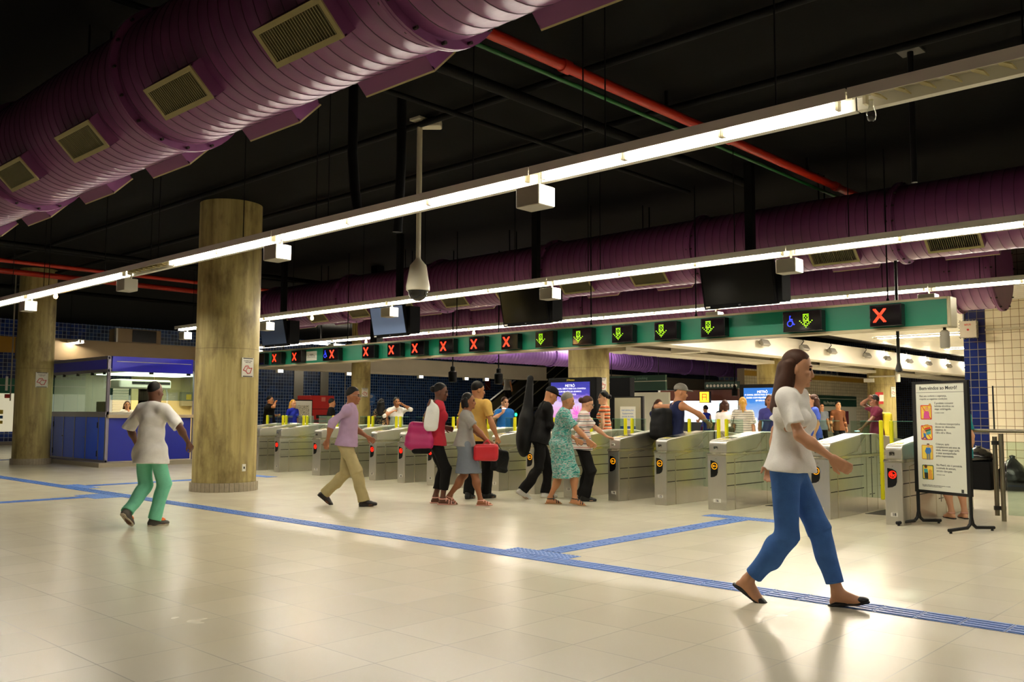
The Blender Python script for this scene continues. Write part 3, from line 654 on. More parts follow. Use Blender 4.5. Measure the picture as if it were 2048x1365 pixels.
def turnstile(num, X, w, sym, label, flaps=(True, True), gapL=.34, gapR=.34):
    t = thing('turnstile', (X, 11.2, 0), 0, label, 'turnstile', 'row of turnstiles'); L = 2.76; zt = 1.068
    def mir(p): return [(y, z) for y, z in p] + [(L - y, z) for y, z in reversed(p)]
    MB().prism([(0, 0), (0, .755), (L, .755), (L, 0)], 0, w, YZ).build('lower_cabinet', steel, t, bevel=.006)
    head = mir([(.035, .79), (.03, .92), (.05, .952), (.09, .962), (1.165, zt)])
    MB().prism(head, .006, w - .006, YZ).build('upper_cabinet', steel, t, bevel=.012)
    MB().prism(mir([(-.008, .755), (-.008, .775), (.012, .79)]), -.006, w + .006, YZ).build('ledge', trimst, t)
    mb = MB(); sl = (zt - .962) / (1.165 - .09); Mt = Matrix(((1, 0, 0, 0), (0, cos(math.atan(sl)), -sin(math.atan(sl)), .09), (0, sin(math.atan(sl)), cos(math.atan(sl)), .962), (0, 0, 0, 1)))
    mb.prism([(.012, .0), (w - .012, .0), (w - .012, 1.06), (.012, 1.06)], -.002, .005, Mt); mb.build('top_plate', steel_top, t)
    MB().prism([(w * .22, .20), (w * .80, .20), (w * .80, .36), (w * .22, .36)], .003, .008, Mt).build('reader_screen', scrn, t)
    mb = MB(); mb.prism([(w * .22, .05), (w * .45, .05), (w * .45, .15), (w * .22, .15)], .003, .008, Mt); mb.prism([(w * .52, .06), (w * .74, .06), (w * .74, .15), (w * .52, .15)], .003, .008, Mt); mb.build('card_pad', pad, t)
    mb = MB(); cxm = w * .42; M = FM((cxm, .03, .865)); mb.prism([(-.032, -.028), (.032, -.028), (.032, .012), (.020, .018), (-.020, .018), (-.032, .012)], 0, .014, M); mb.tube([(cxm - .024, .014, .858), (cxm, .004, .845), (cxm + .024, .014, .858)], .008, 8); mb.build('coin_return', chrome, t)
    MB().prism([(.006 * cos(a), .006 * sin(a)) for a in [2 * pi * k / 10 for k in range(10)]], 0, .004, FM((w * .47, 0, .71))).build('lock', chrome, t)
    # black half-round status panel with ring
    M = FM((0, 0, 0)); hz = .24; cx0 = w * .17
    D = [(cx0, .687), (cx0, .447)] + [(cx0 + w * .34 + w * .19 * sin(a), .567 - .095 * cos(a)) for a in [pi * k / 10 for k in range(11)]]
    D = [(cx0, .687), (cx0, .447), (cx0 + .055, .455), (cx0 + .095, .478), (cx0 + .112, .52), (cx0 + .115, .60), (cx0 + .105, .65), (cx0 + .06, .677)]
    p = MB().prism(D, -.001, .004, M).build('status_panel', dark, t); mb = MB(); c = (cx0 + .062, .607); r = .042
    mb.stroke([(c[0] + r * cos(2 * pi * k / 20), c[1] + r * sin(2 * pi * k / 20)) for k in range(20)], .009, .004, .006, M, True)
    if sym == 'x':
        mb.stroke([(c[0] - .03, c[1] + .03), (c[0] + .03, c[1] - .03)], .009, .004, .006, M)
        mb.stroke([(c[0] + .028, c[1]), (c[0] - .026, c[1])], .010, .004, .006, M); mb.stroke([(c[0] - .004, c[1] + .022), (c[0] - .027, c[1]), (c[0] - .004, c[1] - .022)], .010, .004, .006, M)
    else:
        mb.stroke([(c[0] + .03, c[1]), (c[0] - .022, c[1])], .007, .004, .006, M); mb.stroke([(c[0] - .006, c[1] + .014), (c[0] - .024, c[1]), (c[0] - .006, c[1] - .014)], .007, .004, .006, M)
    mb.build('status_ring', ring_r if sym == 'x' else ring_y, p)
    n = MB().prism([(w * .30, .104), (w * .70, .104), (w * .70, .15), (w * .30, .15)], -.001, .003, M).build('number_plate', plate, t)
    text('number', num, .048, ink, FM((w * .5, -.0035, .1275)), n, bold=.0012)
    # trims and grooves on both sides
    mt, mg = MB(), MB()
    for sx in (0, 1):
        xo = w if sx else 0; nx = 1 if sx else -1; Ms = Matrix(((0, 0, nx, xo), (1, 0, 0, 0), (0, 1, 0, 0), (0, 0, 0, 1)))
        for rev in (0, 1):
            f = (lambda p: [(L - y, z) for y, z in p]) if rev else (lambda p: p)
            mt.stroke(f([(.245, .0), (.245, .70), (1.19, .824)]), .010, 0, .004, Ms)
            mt.stroke(f([(.235, .757), (.89, .842), (1.16, 1.03)]), .010, 0, .004, Ms)
            mt.stroke(f([(.03, .757), (.235, .757)]), .008, 0, .004, Ms)
            for z in (.656, .50, .34): mg.stroke(f([(.03, z), (.225, z)]), .011, -.002, .002, Ms); mg.stroke(f([(.265, z), (1.09, z)]), .011, -.002, .002, Ms)
            mt.stroke(f([(1.19, .02), (1.19, 1.05)]), .006, 0, .003, Ms)
        mg.stroke([(L / 2, .20), (L / 2, 1.06)], .016, -.002, .002, Ms)
        for z in (.74, .24): mg.stroke([(L / 2 - .09, z), (L / 2 - .03, z)], .010, -.002, .002, Ms); mg.stroke([(L / 2 + .03, z), (L / 2 + .09, z)], .010, -.002, .002, Ms)
    mt.build('side_trim', trimst, t); mg.build('side_groove', groove, t)
    MB().bx(.01, w - .01, L / 2 - .006, L / 2 + .006, zt - .005, 1.245).build('top_glass', gl, t)
    for s, on, g in ((-1, flaps[0], gapL), (1, flaps[1], gapR)):
        if not on: continue
        x0 = w if s > 0 else 0; x1 = x0 + s * g
        fy = 1.03; gp = MB().bx(x0, x1, fy - .006, fy + .006, .22, 1.245).build('glass_flap', gl, t)
        mb = MB(); mb.bx(min(x0, x1), max(x0, x1), fy - .0065, fy + .0065, 1.243, 1.249); mb.build('glass_rim', gl_edge, gp)
        MB().rbox((x1 + s * .02, fy, .73), (.046, .06, 1.06), .018).build('yellow_edge', yel, gp, smooth=True)
TS = [('02', -19.5, .21, 'x'), ('03', -18.62, .21, 'x'), ('04', -17.74, .21, 'x'), ('05', -16.27, .29, 'x'), ('06', -15.22, .21, 'x'), ('07', -14.32, .21, 'x'), ('08', -13.44, .21, 'x'), ('09', -12.60, .21, 'x'), ('10', -11.77, .21, 'x'), ('11', -10.95, .21, 'x'), ('12', -10.12, .21, 'y'), ('13', -9.30, .21, 'y'), ('14', -8.41, .21, 'y'), ('15', -7.56, .21, 'y'), ('16', -6.664, .29, 'y'), ('17', -5.185, .29, 'y'), ('18', -4.204, .21, 'x')]
for i, (n, x, w, s) in enumerate(TS):
    gr = (.012 if n == '14' else (TS[i + 1][1] - x - w) / 2 - .088) if i + 1 < len(TS) else 0
    gl_ = (.012 if n == '15' else (x - TS[i - 1][1] - TS[i - 1][2]) / 2 - .088) if i else .2
    turnstile(n, x, w, s, 'brushed steel turnstile marked %s at its foot, %s ring lit' % (n, 'red' if s == 'x' else 'amber'), (True, i + 1 < len(TS)), gl_, gr)
# metal grates on the floor in two gates
for X, wd, lab in ((-5.78, 1.12, 'floor grate in the wide gate beside turnstile 17'), (-4.55, .66, 'floor grate in the gate beside turnstile 18')):
    mb = MB()
    for i in range(14): mb.bx(X - wd / 2 + .03, X + wd / 2 - .03, 12.2 + i * .06, 12.2 + i * .06 + .04, .0, .005)
    o = mb.build('floor_grate', steel_d); tag(o, lab, 'grate')
# ---------------------------------------------------------------- welcome board
bk = mat('black_steel', '#101010', .5, .3); white_b = mat('board_white', '#dfe0d0', .5)
ub = Vector((.915, -.404, 0)); bc = Vector((-3.57, 11.33, 0)); wb_ = .745
t = thing('notice_board', bc, 0, 'black framed white welcome board on two bent legs beside turnstile 18', 'sign board')
MU = lambda x, y, d=0.: frame(ub * x + Vector((0, 0, y)) + Vector((-.404, -.915, 0)) * d, ub, (0, 0, 1))
MB().prism([(-wb_ / 2 + .02, .42), (wb_ / 2 - .02, .42), (wb_ / 2 - .02, 1.72), (-wb_ / 2 + .02, 1.72)], -.012, .012, MU(0, 0)).build('board', white_b, t)
fn = Vector((-.404, -.915, 0))
for s in (-1, 1):
    p = ub * (s * wb_ / 2); mb = MB()
    mb.tube([p + Vector((0, 0, 1.735)), p + Vector((0, 0, .16)), p + fn * .02 + Vector((0, 0, .09)), p + fn * .07 + Vector((0, 0, .05)), p + fn * .36 + Vector((0, 0, .035))], .02, 10)
    mb.tube([p + Vector((0, 0, .17)), p - fn * .02 + Vector((0, 0, .09)), p - fn * .07 + Vector((0, 0, .05)), p - fn * .36 + Vector((0, 0, .035))], .02, 10)
    for q in (-.33, .33): mb.lathe(tuple(p + fn * q), [(.016, 0), (.016, .02), (.008, .03)], 10)
    mb.build('leg', bk, t, smooth=True)
mb = MB()
for y0, y1 in ((.395, .43), (1.71, 1.74)): mb.prism([(-wb_ / 2, y0), (wb_ / 2, y0), (wb_ / 2, y1), (-wb_ / 2, y1)], -.018, .018, MU(0, 0))
for s in (-1, 1): mb.prism([(s * wb_ / 2 - .025, .40), (s * wb_ / 2 + .025, .40), (s * wb_ / 2 + .025, 1.74), (s * wb_ / 2 - .025, 1.74)], -.02, .02, MU(0, 0))
mb.build('frame', bk, t)
dk = mat('board_ink', '#2a2d2c', .6); Z0 = 1.065
text('title', 'Bem-vindos ao Metr\u00f4!', .060, dk, MU(-.292, Z0 + .62, .0125), t, 'LEFT', bold=.0008)
MB().prism([(-.34, Z0 + .538), (.34, Z0 + .538), (.34, Z0 + .542), (-.34, Z0 + .542)], .012, .0132, MU(0, 0)).build('rule', dk, t)
text('introduction', 'Para seu conforto e seguran\u00e7a,\nrespeite as seguintes condi\u00e7\u00f5es:', .0315, dk, MU(-.292, Z0 + .512, .0125), t, 'LEFT', leading=1.12)
for y, s, s2 in ((.425, '\u00c9 proibido consumir\nbebidas alco\u00f3licas ou\nviajar embriagado.', 'Lei Estadual n\u00ba 13.541/09'), (.178, 'Os volumes transportados\ndevem ter dimens\u00f5es\nm\u00e1ximas de\n150 x 60 x 30cm.', ''), (-.062, 'Crian\u00e7as, ap\u00f3s\ncompletarem seis anos de\nidade, devem pagar tarifa\ne estar acompanhadas\npelos respons\u00e1veis.', ''), (-.310, 'No Metr\u00f4, n\u00e3o \u00e9 permitida\na entrada de animais,\nexceto c\u00e3es-guia.', 'Lei Estadual n\u00ba 10.784')):
    text('rule_text', s, .0325, dk, MU(-.075, Z0 + y, .0125), t, 'LEFT', leading=1.08)
    if s2: text('small_print', s2, .013, dk, MU(-.075, Z0 + y - .125, .0125), t, 'LEFT')
text('footnote', 'Para maiores informa\u00e7\u00f5es, visite www.metro.sp.gov.br ou consulte\no Regulamento afixado nas esta\u00e7\u00f5es do Metr\u00f4.', .015, dk, MU(-.292, Z0 - .565, .0125), t, 'LEFT')
MB().prism([(.265, Z0 - .632), (.298, Z0 - .632), (.298, Z0 - .592), (.265, Z0 - .592)], .012, .0135, MU(0, 0)).build('emblem', dk, t)
FL = lambda n, c: mat('print_' + n, c, .5)
def picto(y, border, bg, shapes):
    M = MU(-.20, Z0 + y); 
    f = MB().prism([(-.075, -.085), (.075, -.085), (.075, .085), (-.075, .085)], .012, .0128, M).build('pictogram', bg, t)
    q = .072; mb = MB(); mb.stroke([(-q, -.082), (q, -.082), (q + .006, -.076), (q + .006, .076), (q, .082), (-q, .082), (-q - .006, .076), (-q - .006, -.076)], .010, .0128, .0136, M, True); mb.build('border', border, f)
    for nm, m, polys in shapes:
        mb = MB()
        for i, p in enumerate(polys): mb.prism(p, .0136, .0142 + i * .00005, M)
        mb.build(nm, m, f)
cir = lambda x, y, r, sy=1.: [(x + r * cos(2 * pi * k / 14), y + r * sy * sin(2 * pi * k / 14)) for k in range(14)]
rc = lambda x0, x1, y0, y1: [(x0, y0), (x1, y0), (x1, y1), (x0, y1)]
yb = FL('yellow', '#f0d24a'); rb = FL('red', '#d8341f'); sk = FL('skin', '#e0a070'); pkk = FL('pink', '#d84f9a'); blu = FL('blue', '#2f6fb5'); gnb = FL('green', '#1f5a35'); gry = FL('grey', '#7d8079'); brn = FL('brown', '#5a3a22'); org_ = FL('orange', '#d99a3a'); tl = FL('teal', '#3aa0a8'); pr = FL('purple', '#7a3f8a')
picto(.30, rb, yb, [('figure_skin', sk, [cir(.012, .045, .025), [(-.055, .05), (-.045, .055), (-.018, .0), (-.03, -.005)], [(.06, .055), (.07, .05), (.045, 0), (.03, .005)]]), ('figure_shirt', pkk, [[(-.03, .015), (.045, .015), (.05, -.075), (-.04, -.075)]]), ('bottle', org_, [cir(.06, .09, .018)]), ('hair', org_, [[(-.01, .06), (.03, .072), (.035, .05), (-.008, .05)]]), ('slash', rb, [[(-.07, .075), (-.062, .08), (.072, -.075), (.064, -.08)]])])
picto(.055, rb, yb, [('figure_skin', sk, [cir(-.045, .01, .02)]), ('figure_shirt', blu, [[(-.05, -.005), (-.015, -.01), (-.01, -.05), (-.045, -.05)]]), ('figure_trousers', pr, [[(-.045, -.05), (-.01, -.05), (.02, -.085), (.0, -.088), (-.03, -.062), (-.065, -.085), (-.075, -.075)]]), ('parcel', gnb, [[(-.02, .03), (.06, .05), (.065, .03), (-.015, .008)]]), ('parcel_red', rb, [[(-.03, .055), (.05, .07), (.06, .052), (-.02, .032)]]), ('parcel_teal', tl, [[(-.01, .005), (.06, .025), (.06, -.015), (.0, -.03)]]), ('parcel_yellow', org_, [[(-.02, .075), (.02, .065), (.05, .085), (.02, .1), (-.03, .095)]]), ('slash', rb, [[(-.07, .075), (-.062, .08), (.072, -.075), (.064, -.08)]])])
picto(-.18, org_, yb, [('figure_skin', sk, [cir(.015, .075, .018), [(.05, .05), (.066, .07), (.07, .05), (.058, .02)]]), ('figure_jacket', blu, [[(-.015, .055), (.045, .055), (.06, .015), (.04, -.02), (-.015, -.02), (-.035, .01)]]), ('figure_trousers', gry, [rc(-.012, .012, -.09, -.02), rc(.018, .042, -.09, -.02)]), ('hair', brn, [[(-.005, .085), (.035, .085), (.03, .105), (0, .105)]])])
picto(-.42, gnb, yb, [('figure_skin', brn, [cir(-.03, .068, .022)]), ('figure_shirt', tl, [[(-.06, .04), (-.005, .04), (0, -.005), (-.055, -.005)]]), ('figure_trousers', dk, [[(-.055, -.005), (0, -.005), (.0, -.075), (-.05, -.075)]]), ('dog', org_, [cir(.032, .01, .026), [(.005, -.01), (.06, -.01), (.065, -.085), (.0, -.085)]]), ('dog_harness', paper, [rc(.015, .045, -.05, -.025)])])
# ---------------------------------------------------------------- barrier rail, rod, bin and bags at right
stl = mat('satin_steel', '#8f8876', .3, .9)
t = thing('barrier_rail', (-3.3, 12.64, 0), 0, 'steel barrier post with long handrail and glass beside the welcome board', 'railing')
mb = MB(); mb.cyl((-.04, 0, .06), (-.04, 0, 1.06), .028, 14); mb.cyl((.05, -.06, 0), (.05, -.06, 1.10), .028, 14); mb.build('post', stl, t, smooth=True)
mb = MB()
for z in (.16, .98): mb.box((-.0, -.03, z), (.14, .03, .05), .6)
mb.build('clamp', steel_d, t); MB().tube([(-.66, .05, 1.13), (4.5, -.05, 1.13)], .024, 12).build('handrail', stl, t, smooth=True)
MB().bx(.1, 4.4, -.055, -.045, .08, 1.0).build('glass_panel', gl, t)
t = thing('thin_rod', (-3.36, 12.72, 1.15), 0, 'thin black rod with a loose cord rising above the steel handrail', 'rod')
MB().cyl((0, 0, 0), (0, 0, .56), .010, 8).build('rod', bk, t); MB().tube([(0, 0, .55), (.5, .0, .54), (1.2, 0, .55)], .003, 6).build('cord', gry, t)
bagm = mat('bag_black', '#0a0a0a', .22, bump=.8, bscale=9)
def blob_bag(name, loc, rx, ry, h, label, cat, top=True):
    t = thing(name, loc, 0, label, cat); n = 22; mb = MB(); prof = [(.02, 0), (.80, 0), (1.0, .06), (1.02, .25), (.9, .5), (.62, .75), (.25, .90), (.12, .94), (.20, 1.0), (.02, 1.02)]
    vs = []; r2 = random.Random(len(label))
    for j, (r, z) in enumerate(prof):
        for k in range(n):
            a = 2 * pi * k / n; q = 1 + .10 * sin(5 * a + z * 6) * (z > .1) + r2.uniform(-.06, .06); vs.append((r * rx * cos(a) * q, r * ry * sin(a) * q, z * h + (r2.uniform(-.02, .02) * h if z > .1 else 0)))
    fs = [(i * n + k, i * n + (k + 1) % n, (i + 1) * n + (k + 1) % n, (i + 1) * n + k) for i in range(len(prof) - 1) for k in range(n)] + [tuple(range(n)), tuple(range((len(prof) - 1) * n, len(prof) * n))]
    mb.add(vs, fs); mb.build('sack', bagm, t, smooth='all'); MB().tube([(.13 * rx * cos(a), .13 * ry * sin(a), .92 * h) for a in [2 * pi * k / 10 for k in range(11)]], .008, 6).build('tie', bagm, t); return t
blob_bag('rubbish_bag', (-4.42, 17.75, 0), .26, .24, .60, 'black rubbish bag on the floor beside the bin by the white tiled wall', 'bag')
t = thing('waste_bin', (-4.95, 17.7, 0), 0, 'square black bin with a bag over its rim behind the welcome board', 'bin')
mb = MB(); mb.prism([(-.24, -.22), (.24, -.22), (.24, .22), (-.24, .22)], 0, .50); mb.build('body', tvb, t, bevel=.02)
blob_bag('rubbish_bag', (-4.95, 17.7, .505), .25, .24, .26, 'black plastic bag heaped on top of the square bin', 'bag')
t = thing('junction_box', (-5.58, 19.62, 3.06), 0, 'white screwed box marked NT.71 at the top of the navy tile strip', 'box')
MB().rbox((0, 0, 0), (.32, .14, .34), .01).build('housing', mat('box_white', '#b9b09c', .45), t); mb = MB()
for i in range(6):
    for s in (-1, 1): mb.box((-.15 + i * .06, -.06, s * .175), (.012, .03, .02)); mb.box((s * .165, -.06, -.15 + i * .06), (.02, .03, .012))
mb.build('screw', gry, t); text('lettering', 'NT.71', .05, red, FM((0, -.071, .09)), t, bold=.002); mb = MB(); dots(mb, [(0, 0)], .022, FM((0, -.070, -.01)), 0, .004, 16); mb.build('red_dot', red, t)
mb = MB(); mb.cyl((-5.66, 19.62, 2.86), (-5.66, 19.62, 4.9), .02, 8); tag(mb.build('conduit', steel_d), 'dark conduit above the white box on the navy tile strip', 'conduit')
# ---------------------------------------------------------------- blue booth at left
blue1 = mat('booth_blue', '#2c62ff', .4, var=.1, vscale=2); navy = mat('booth_blue_shaded', '#14229a', .4); viol = mat('booth_fascia', '#3434e0', .35); al = mat('booth_aluminium', '#8b8796', .4, .5)  # front panels: their shadow put into a darker booth blue
boothgl = glass('booth_glass', '#cfe0e6', .12); plinth = mat('booth_plinth', '#9c937f', .6); roofw = mat('booth_ceiling', '#c9c4b4', .6)
bt_ = thing('ticket_booth', (-22.2, 9.3, 0), 0, 'blue ticket booth with glass upper half between the two front columns', 'booth')
MB().bx(-3.8, .28, -.25, 4.3, 0, .10).build('plinth', plinth, bt_)
for i in range(4):
    x0 = -3.35 + i * .72; d = MB().bx(x0, x0 + .70, .01, .04, .14, 1.20).build('door', blue1, bt_)
    if i in (0, 2): MB().ball((x0 + .66, .0, .70), .018, 6).build('knob', al, d)
    if i in (0, 3):
        for z in (.3, 1.0): MB().bx(x0 + (.0 if i == 0 else .68), x0 + (.02 if i == 0 else .70), -.005, .01, z - .07, z + .07).build('hinge', bk, d)
mb = MB(); mb.bx(-3.66, -3.40, .01, .04, .14, 1.2); mb.bx(-.42, -.06, .01, .04, .14, 1.20); mb.build('side_panel', blue1, bt_)
for i, (a, b) in enumerate(((.08, 1.02), (1.06, 2.2), (2.3, 3.2), (3.24, 4.0))): MB().bx(-.05, -.02, a, b, .12, 1.18).build('front_panel', navy, bt_)
mb = MB()
for x, y in ((0, 0), (-3.7, 0), (0, 2.25), (0, 4.05)): mb.bx(x - .07, x + .0, y, y + .07, .1, 2.68)
mb.build('corner_post', al, bt_); mb = MB()
mb.bx(-3.7, 0, -.005, .05, .10, .15); mb.bx(-3.7, 0, -.02, .06, 1.20, 1.33); mb.bx(-3.7, 0, -.01, .05, 2.30, 2.38); mb.bx(-3.7, 0, -.01, .05, 2.62, 2.70)
for x in (-3.38, -2.65, -1.93, -1.21, -.45): mb.bx(x, x + .03, -.003, .05, .14, 1.2)
for y in (1.02, 3.2): mb.bx(-.06, -.012, y, y + .04, .1, 1.2)
mb.build('frame_bar', al, bt_)
MB().bx(-.55, .08, .02, 4.1, 1.18, 1.26).build('counter', mat('counter_cream', '#bba98b', .4), bt_)
MB().bx(-3.65, -.05, .0, .03, 2.38, 2.62).build('fascia', viol, bt_); MB().bx(-.06, .02, .1, 2.2, 2.33, 2.70).build('fascia', viol, bt_); MB().bx(-.06, .02, 2.36, 4.1, 2.33, 2.70).build('fascia', viol, bt_)
mb = MB(); mb.bx(.02, .026, .2, 2.15, 2.565, 2.58); mb.bx(.02, .026, 2.40, 4.1, 2.565, 2.58); mb.build('white_stripe', paper, bt_)
MB().bx(-3.7, -.02, .05, 4.1, 2.36, 2.40).build('roof_panel', roofw, bt_)
for i in range(4): MB().bx(-3.62 + i * .9, -3.62 + i * .9 + .88, .02, .03, 1.33, 2.30).build('glass_pane', boothgl, bt_)
for i in range(2): MB().bx(-.04, -.03, .1 + i * 1.1, 1.18 + i * 1.1, 1.62, 2.33).build('glass_pane', boothgl, bt_)
mb = MB()
for x in (-3.4, -2.72, -1.82, -.92, -.2): mb.box((x, .0, 2.28), (.07, .05, .07))
for y in (1.1, 2.1): mb.box((-.02, y, 2.31), (.06, .09, .07))
mb.build('glass_clip', bk, bt_)
mb = MB(); mb.bx(-3.68, -3.64, .1, 1.55, .1, 2.36); mb.build('left_wall', roofw, bt_)
bw = mat('booth_wall_cream', '#dccf9a', .6)
mb = MB(); mb.bx(-3.86, -3.80, 2.3, 4.3, .1, 2.36); mb.build('back_wall', bw, bt_); mb = MB(); mb.bx(-3.8, -.1, 4.1, 4.16, .1, 2.36); mb.build('back_wall', bw, bt_)
sh = MB()
for i in range(16): sh.box((-3.79, 1.98, 1.0 + i * .075), (.02, .46, .062), M=Matrix.Rotation(.35, 3, 'Y'))
sh.build('shutter', mat('shutter_white', '#d5d0be', .5), bt_)
MB().bx(-3.84, -3.80, 2.5, 3.2, .1, 2.1).build('dark_door', mat('dark_door', '#1b1a20', .3), bt_)
MB().tube([(-3.78, 3.0, .2), (-3.78, 3.0, 1.85), (-3.78, 3.06, 2.0), (-3.78, 3.2, 2.08), (-3.78, 3.34, 2.0), (-3.78, 3.38, 1.85), (-3.78, 3.38, .2)], .03, 8).build('door_arch', paper, bt_, smooth=True)
# real lamp of the booth: ceiling panel
MB().bx(-2.9, -.9, .9, 3.2, 2.335, 2.358).build('ceiling_lamp', emis('booth_lamp', '#fff0c8', 9.0), bt_)
t = thing('air_conditioner', (-24.1, 11.0, 2.08), R_(4), 'white air conditioner unit under the ceiling of the booth', 'air conditioner')
MB().rbox((0, 0, 0), (.55, 1.5, .24), .06).build('housing', paper, t); MB().box((.27, .15, .03), (.03, 1.1, .07)).build('vent', bk, t)
t = thing('wall_cabinet', (-25.93, 13.2, 1.72), 0, 'small grey cabinet with a yellow label on the cream wall in the booth', 'cabinet'); MB().box((.08, 0, 0), (.16, .32, .42)).build('housing', mat('cab_grey', '#9b9a82', .5), t); MB().box((.163, .05, .06), (.006, .16, .16)).build('label', yb, t)
t = thing('poster', (-22.14, 12.75, 1.75), 0, 'white text poster with a blue band between the booth and the thick column', 'poster'); MB().box((0, 0, 0), (.02, .62, 1.1)).build('sheet', paper, t)
MB().box((.011, 0, -.10), (.003, .5, .14)).build('blue_band', blu, t); mb = MB(); MR = frame((.0105, 0, 0), (0, 1, 0), (0, 0, 1)); dots(mb, [(-.18, .42)], .09, MR, 0, .002, 18); mb.build('black_disc', ink, t)
text('lettering', 'Linha 2\nVerde\nBilheteria', .075, ink, MR @ Matrix.Translation((.05, .27, .001)), t); text('small_print', 'Hor\u00e1rio de funcionamento\nda bilheteria desta esta\u00e7\u00e3o', .030, ink, MR @ Matrix.Translation((0, -.32, .001)), t)
t = thing('barrier_rail', (-21.55, 11.9, 0), 0, 'short tube railing between the booth and the thick column', 'railing'); mb = MB(); mb.tube([(0, 0, 0), (0, 0, .88), (0, .06, .95), (0, .7, .95)], .025, 10)
for z in (.35, .65): mb.cyl((0, 0, z), (0, .7, z), .02, 8)
mb.cyl((0, .7, 0), (0, .7, .95), .025, 10); mb.build('tube_frame', bk, t, smooth=True)
t = thing('monitor', (-23.6, 9.75, 1.33), 0, 'dark computer screen on the counter inside the booth', 'monitor'); MB().box((0, 0, .13), (.5, .05, .26)).build('screen', tvb, t); MB().box((0, 0, -.0), (.2, .15, .02)).build('foot', tvb, t)
MB().bx(-3.62, -.12, .06, .7, 1.22, 1.32).build('desk', roofw, bt_)
# ---------------------------------------------------------------- left wall information panel
wp = emis('lit_panel_white', '#efe6c4', .55)
t = thing('wall_panel', (-38.58, 5, 0), 0, 'white backlit information panel along the blue tiled wall behind the booth', 'wall panel')
MB().bx(0, .04, -9, 12.6, .53, 2.03).build('white_panel', wp, t); MB().bx(0, .06, -9, 12.6, 2.03, 2.62).build('green_band', grn, t); MB().bx(.06, .064, -9, 12.6, 2.33, 2.36).build('white_stripe', paper, t)
Mw = frame((.065, 9.1, 2.2), (0, 1, 0), (0, 0, 1)); mb = MB(); dots(mb, [(1.05, -.02)], .19, Mw, 0, .003, 22); mb.build('white_disc', paper, t); mb = MB(); mb.stroke([(1.05 - .13, .11), (1.05 + .13, -.15)], .03, .003, .005, Mw); mb.stroke([(.96, -.02), (1.17, -.02)], .04, .003, .005, Mw); mb.build('no_smoking_symbol', gnb, t)
text('lettering', 'Linha 2-Verde', .12, dk, frame((.042, 10.1, 1.72), (0, 1, 0), (0, 0, 1)), t)
for y, z, w, h, m in ((5.6, 1.1, .45, .62, brn), (5.1, 1.72, .6, .3, rb), (6.6, 1.65, .5, .6, paper), (8.0, 1.2, .35, .42, bk), (8.0, .78, .35, .36, FL('salmon', '#b5583c')), (8.0, 1.75, .8, .5, paper), (10.3, 1.05, 2.2, .5, FL('landscape', '#a38f78')), (11.9, 1.3, .5, .16, yb), (11.9, 1.1, .5, .12, blu), (11.9, .9, .5, .12, yb)):
    MB().bx(.04, .05, y - 5 - w / 2, y - 5 + w / 2, z - h / 2, z + h / 2).build('poster', m, t)
# stainless strips and conduits on the wall beyond the gates
for y, w, lab in ((25.65, .55, 'stainless strip on the dark blue tiled wall above the map board'), (27.2, .5, 'stainless strip on the dark blue tiled wall above the red machine')):
    o = MB().bx(-38.598, -38.55, y - w / 2, y + w / 2, .1, 3.6).build('steel_strip', mat('stainless', '#8d8a80', .3, .85)); tag(o, lab, 'steel strip')
for y, lab in ((28.5, 'left'), (29.0, 'right')):
    o = MB().cyl((-38.56, y, 0), (-38.56, y, 3.6), .02, 8).build('conduit', MATS['pale_conduit']); tag(o, 'thin pale conduit on the dark blue wall beside the slim column', 'conduit', 'twin pale conduits')
# ---------------------------------------------------------------- things beyond the gates
t = thing('vending_machine', (-25.6, 18.0, 0), 0, 'tall red machine behind turnstiles 04 and 05', 'vending machine'); vr = mat('machine_red', '#c01414', .35)
MB().bx(-.8, 0, -.48, .48, 0, 1.90).build('body', vr, t, bevel=.02); MB().bx(0, .02, -.48, .48, .98, 1.08).build('grey_band', MATS['dull_grey'], t); mb = MB(); mb.bx(0, .03, -.25, .3, .72, .84); mb.bx(0, .03, -.25, .3, 1.12, 1.24); mb.build('slot', bk, t); MB().bx(0, .015, -.48, .48, 1.43, 1.445).build('seam', bk, t)
MB().bx(0, .02, -.06, .1, 1.70, 1.84).build('emblem', FL('pale_red', '#e08070'), t)
t = thing('map_board', (-25.1, 16.85, 0), 0, 'white street map board in a black frame beside the red machine', 'map board')
mb = MB(); mb.bx(-.04, 0, -.40, .40, .2, 1.74); mb.build('frame', bk, t); mb = MB(); mb.bx(-.2, .16, -.36, -.32, 0, .03); mb.bx(-.2, .16, .32, .36, 0, .03); mb.bx(-.04, -.01, -.36, -.32, .0, .25); mb.bx(-.04, -.01, .32, .36, .0, .25); mb.build('foot', bk, t); mp = bpy.data.materials.new('map_print'); mp.use_nodes = True; q = NT(mp); v = q.coord(); vo = q.new('ShaderNodeTexVoronoi', feature='DISTANCE_TO_EDGE'); vo.inputs['Scale'].default_value = 22; q.l.new(v, vo.inputs['Vector'])
q.l.new(q.mix(q.math('LESS_THAN', vo.outputs[0], .06), lin('#cfc8ae'), lin('#837f70')), q.n['Principled BSDF'].inputs['Base Color']); MB().bx(0, .006, -.37, .27, .3, 1.56).build('map_print', mp, t); MB().bx(0, .005, -.37, .37, .3, 1.70).build('white_sheet', paper, t)
t = thing('wifi_sign', (-26.0, 20.35, 0), 0, 'round blue wifi sign on a pole behind the slim column', 'sign'); Mx = frame((.02, 0, 1.80), (0, 1, 0), (0, 0, 1)); mb = MB(); dots(mb, [(0, 0)], .22, Mx, -.01, .01, 28); mb.build('blue_disc', FL('signblue', '#2d63a8'), t)
mb = MB()
for r in (.05, .09, .13): mb.stroke([(r * sin(a), .02 + r * cos(a)) for a in [R_(d) for d in range(-45, 46, 15)]], .022, .01, .013, Mx)
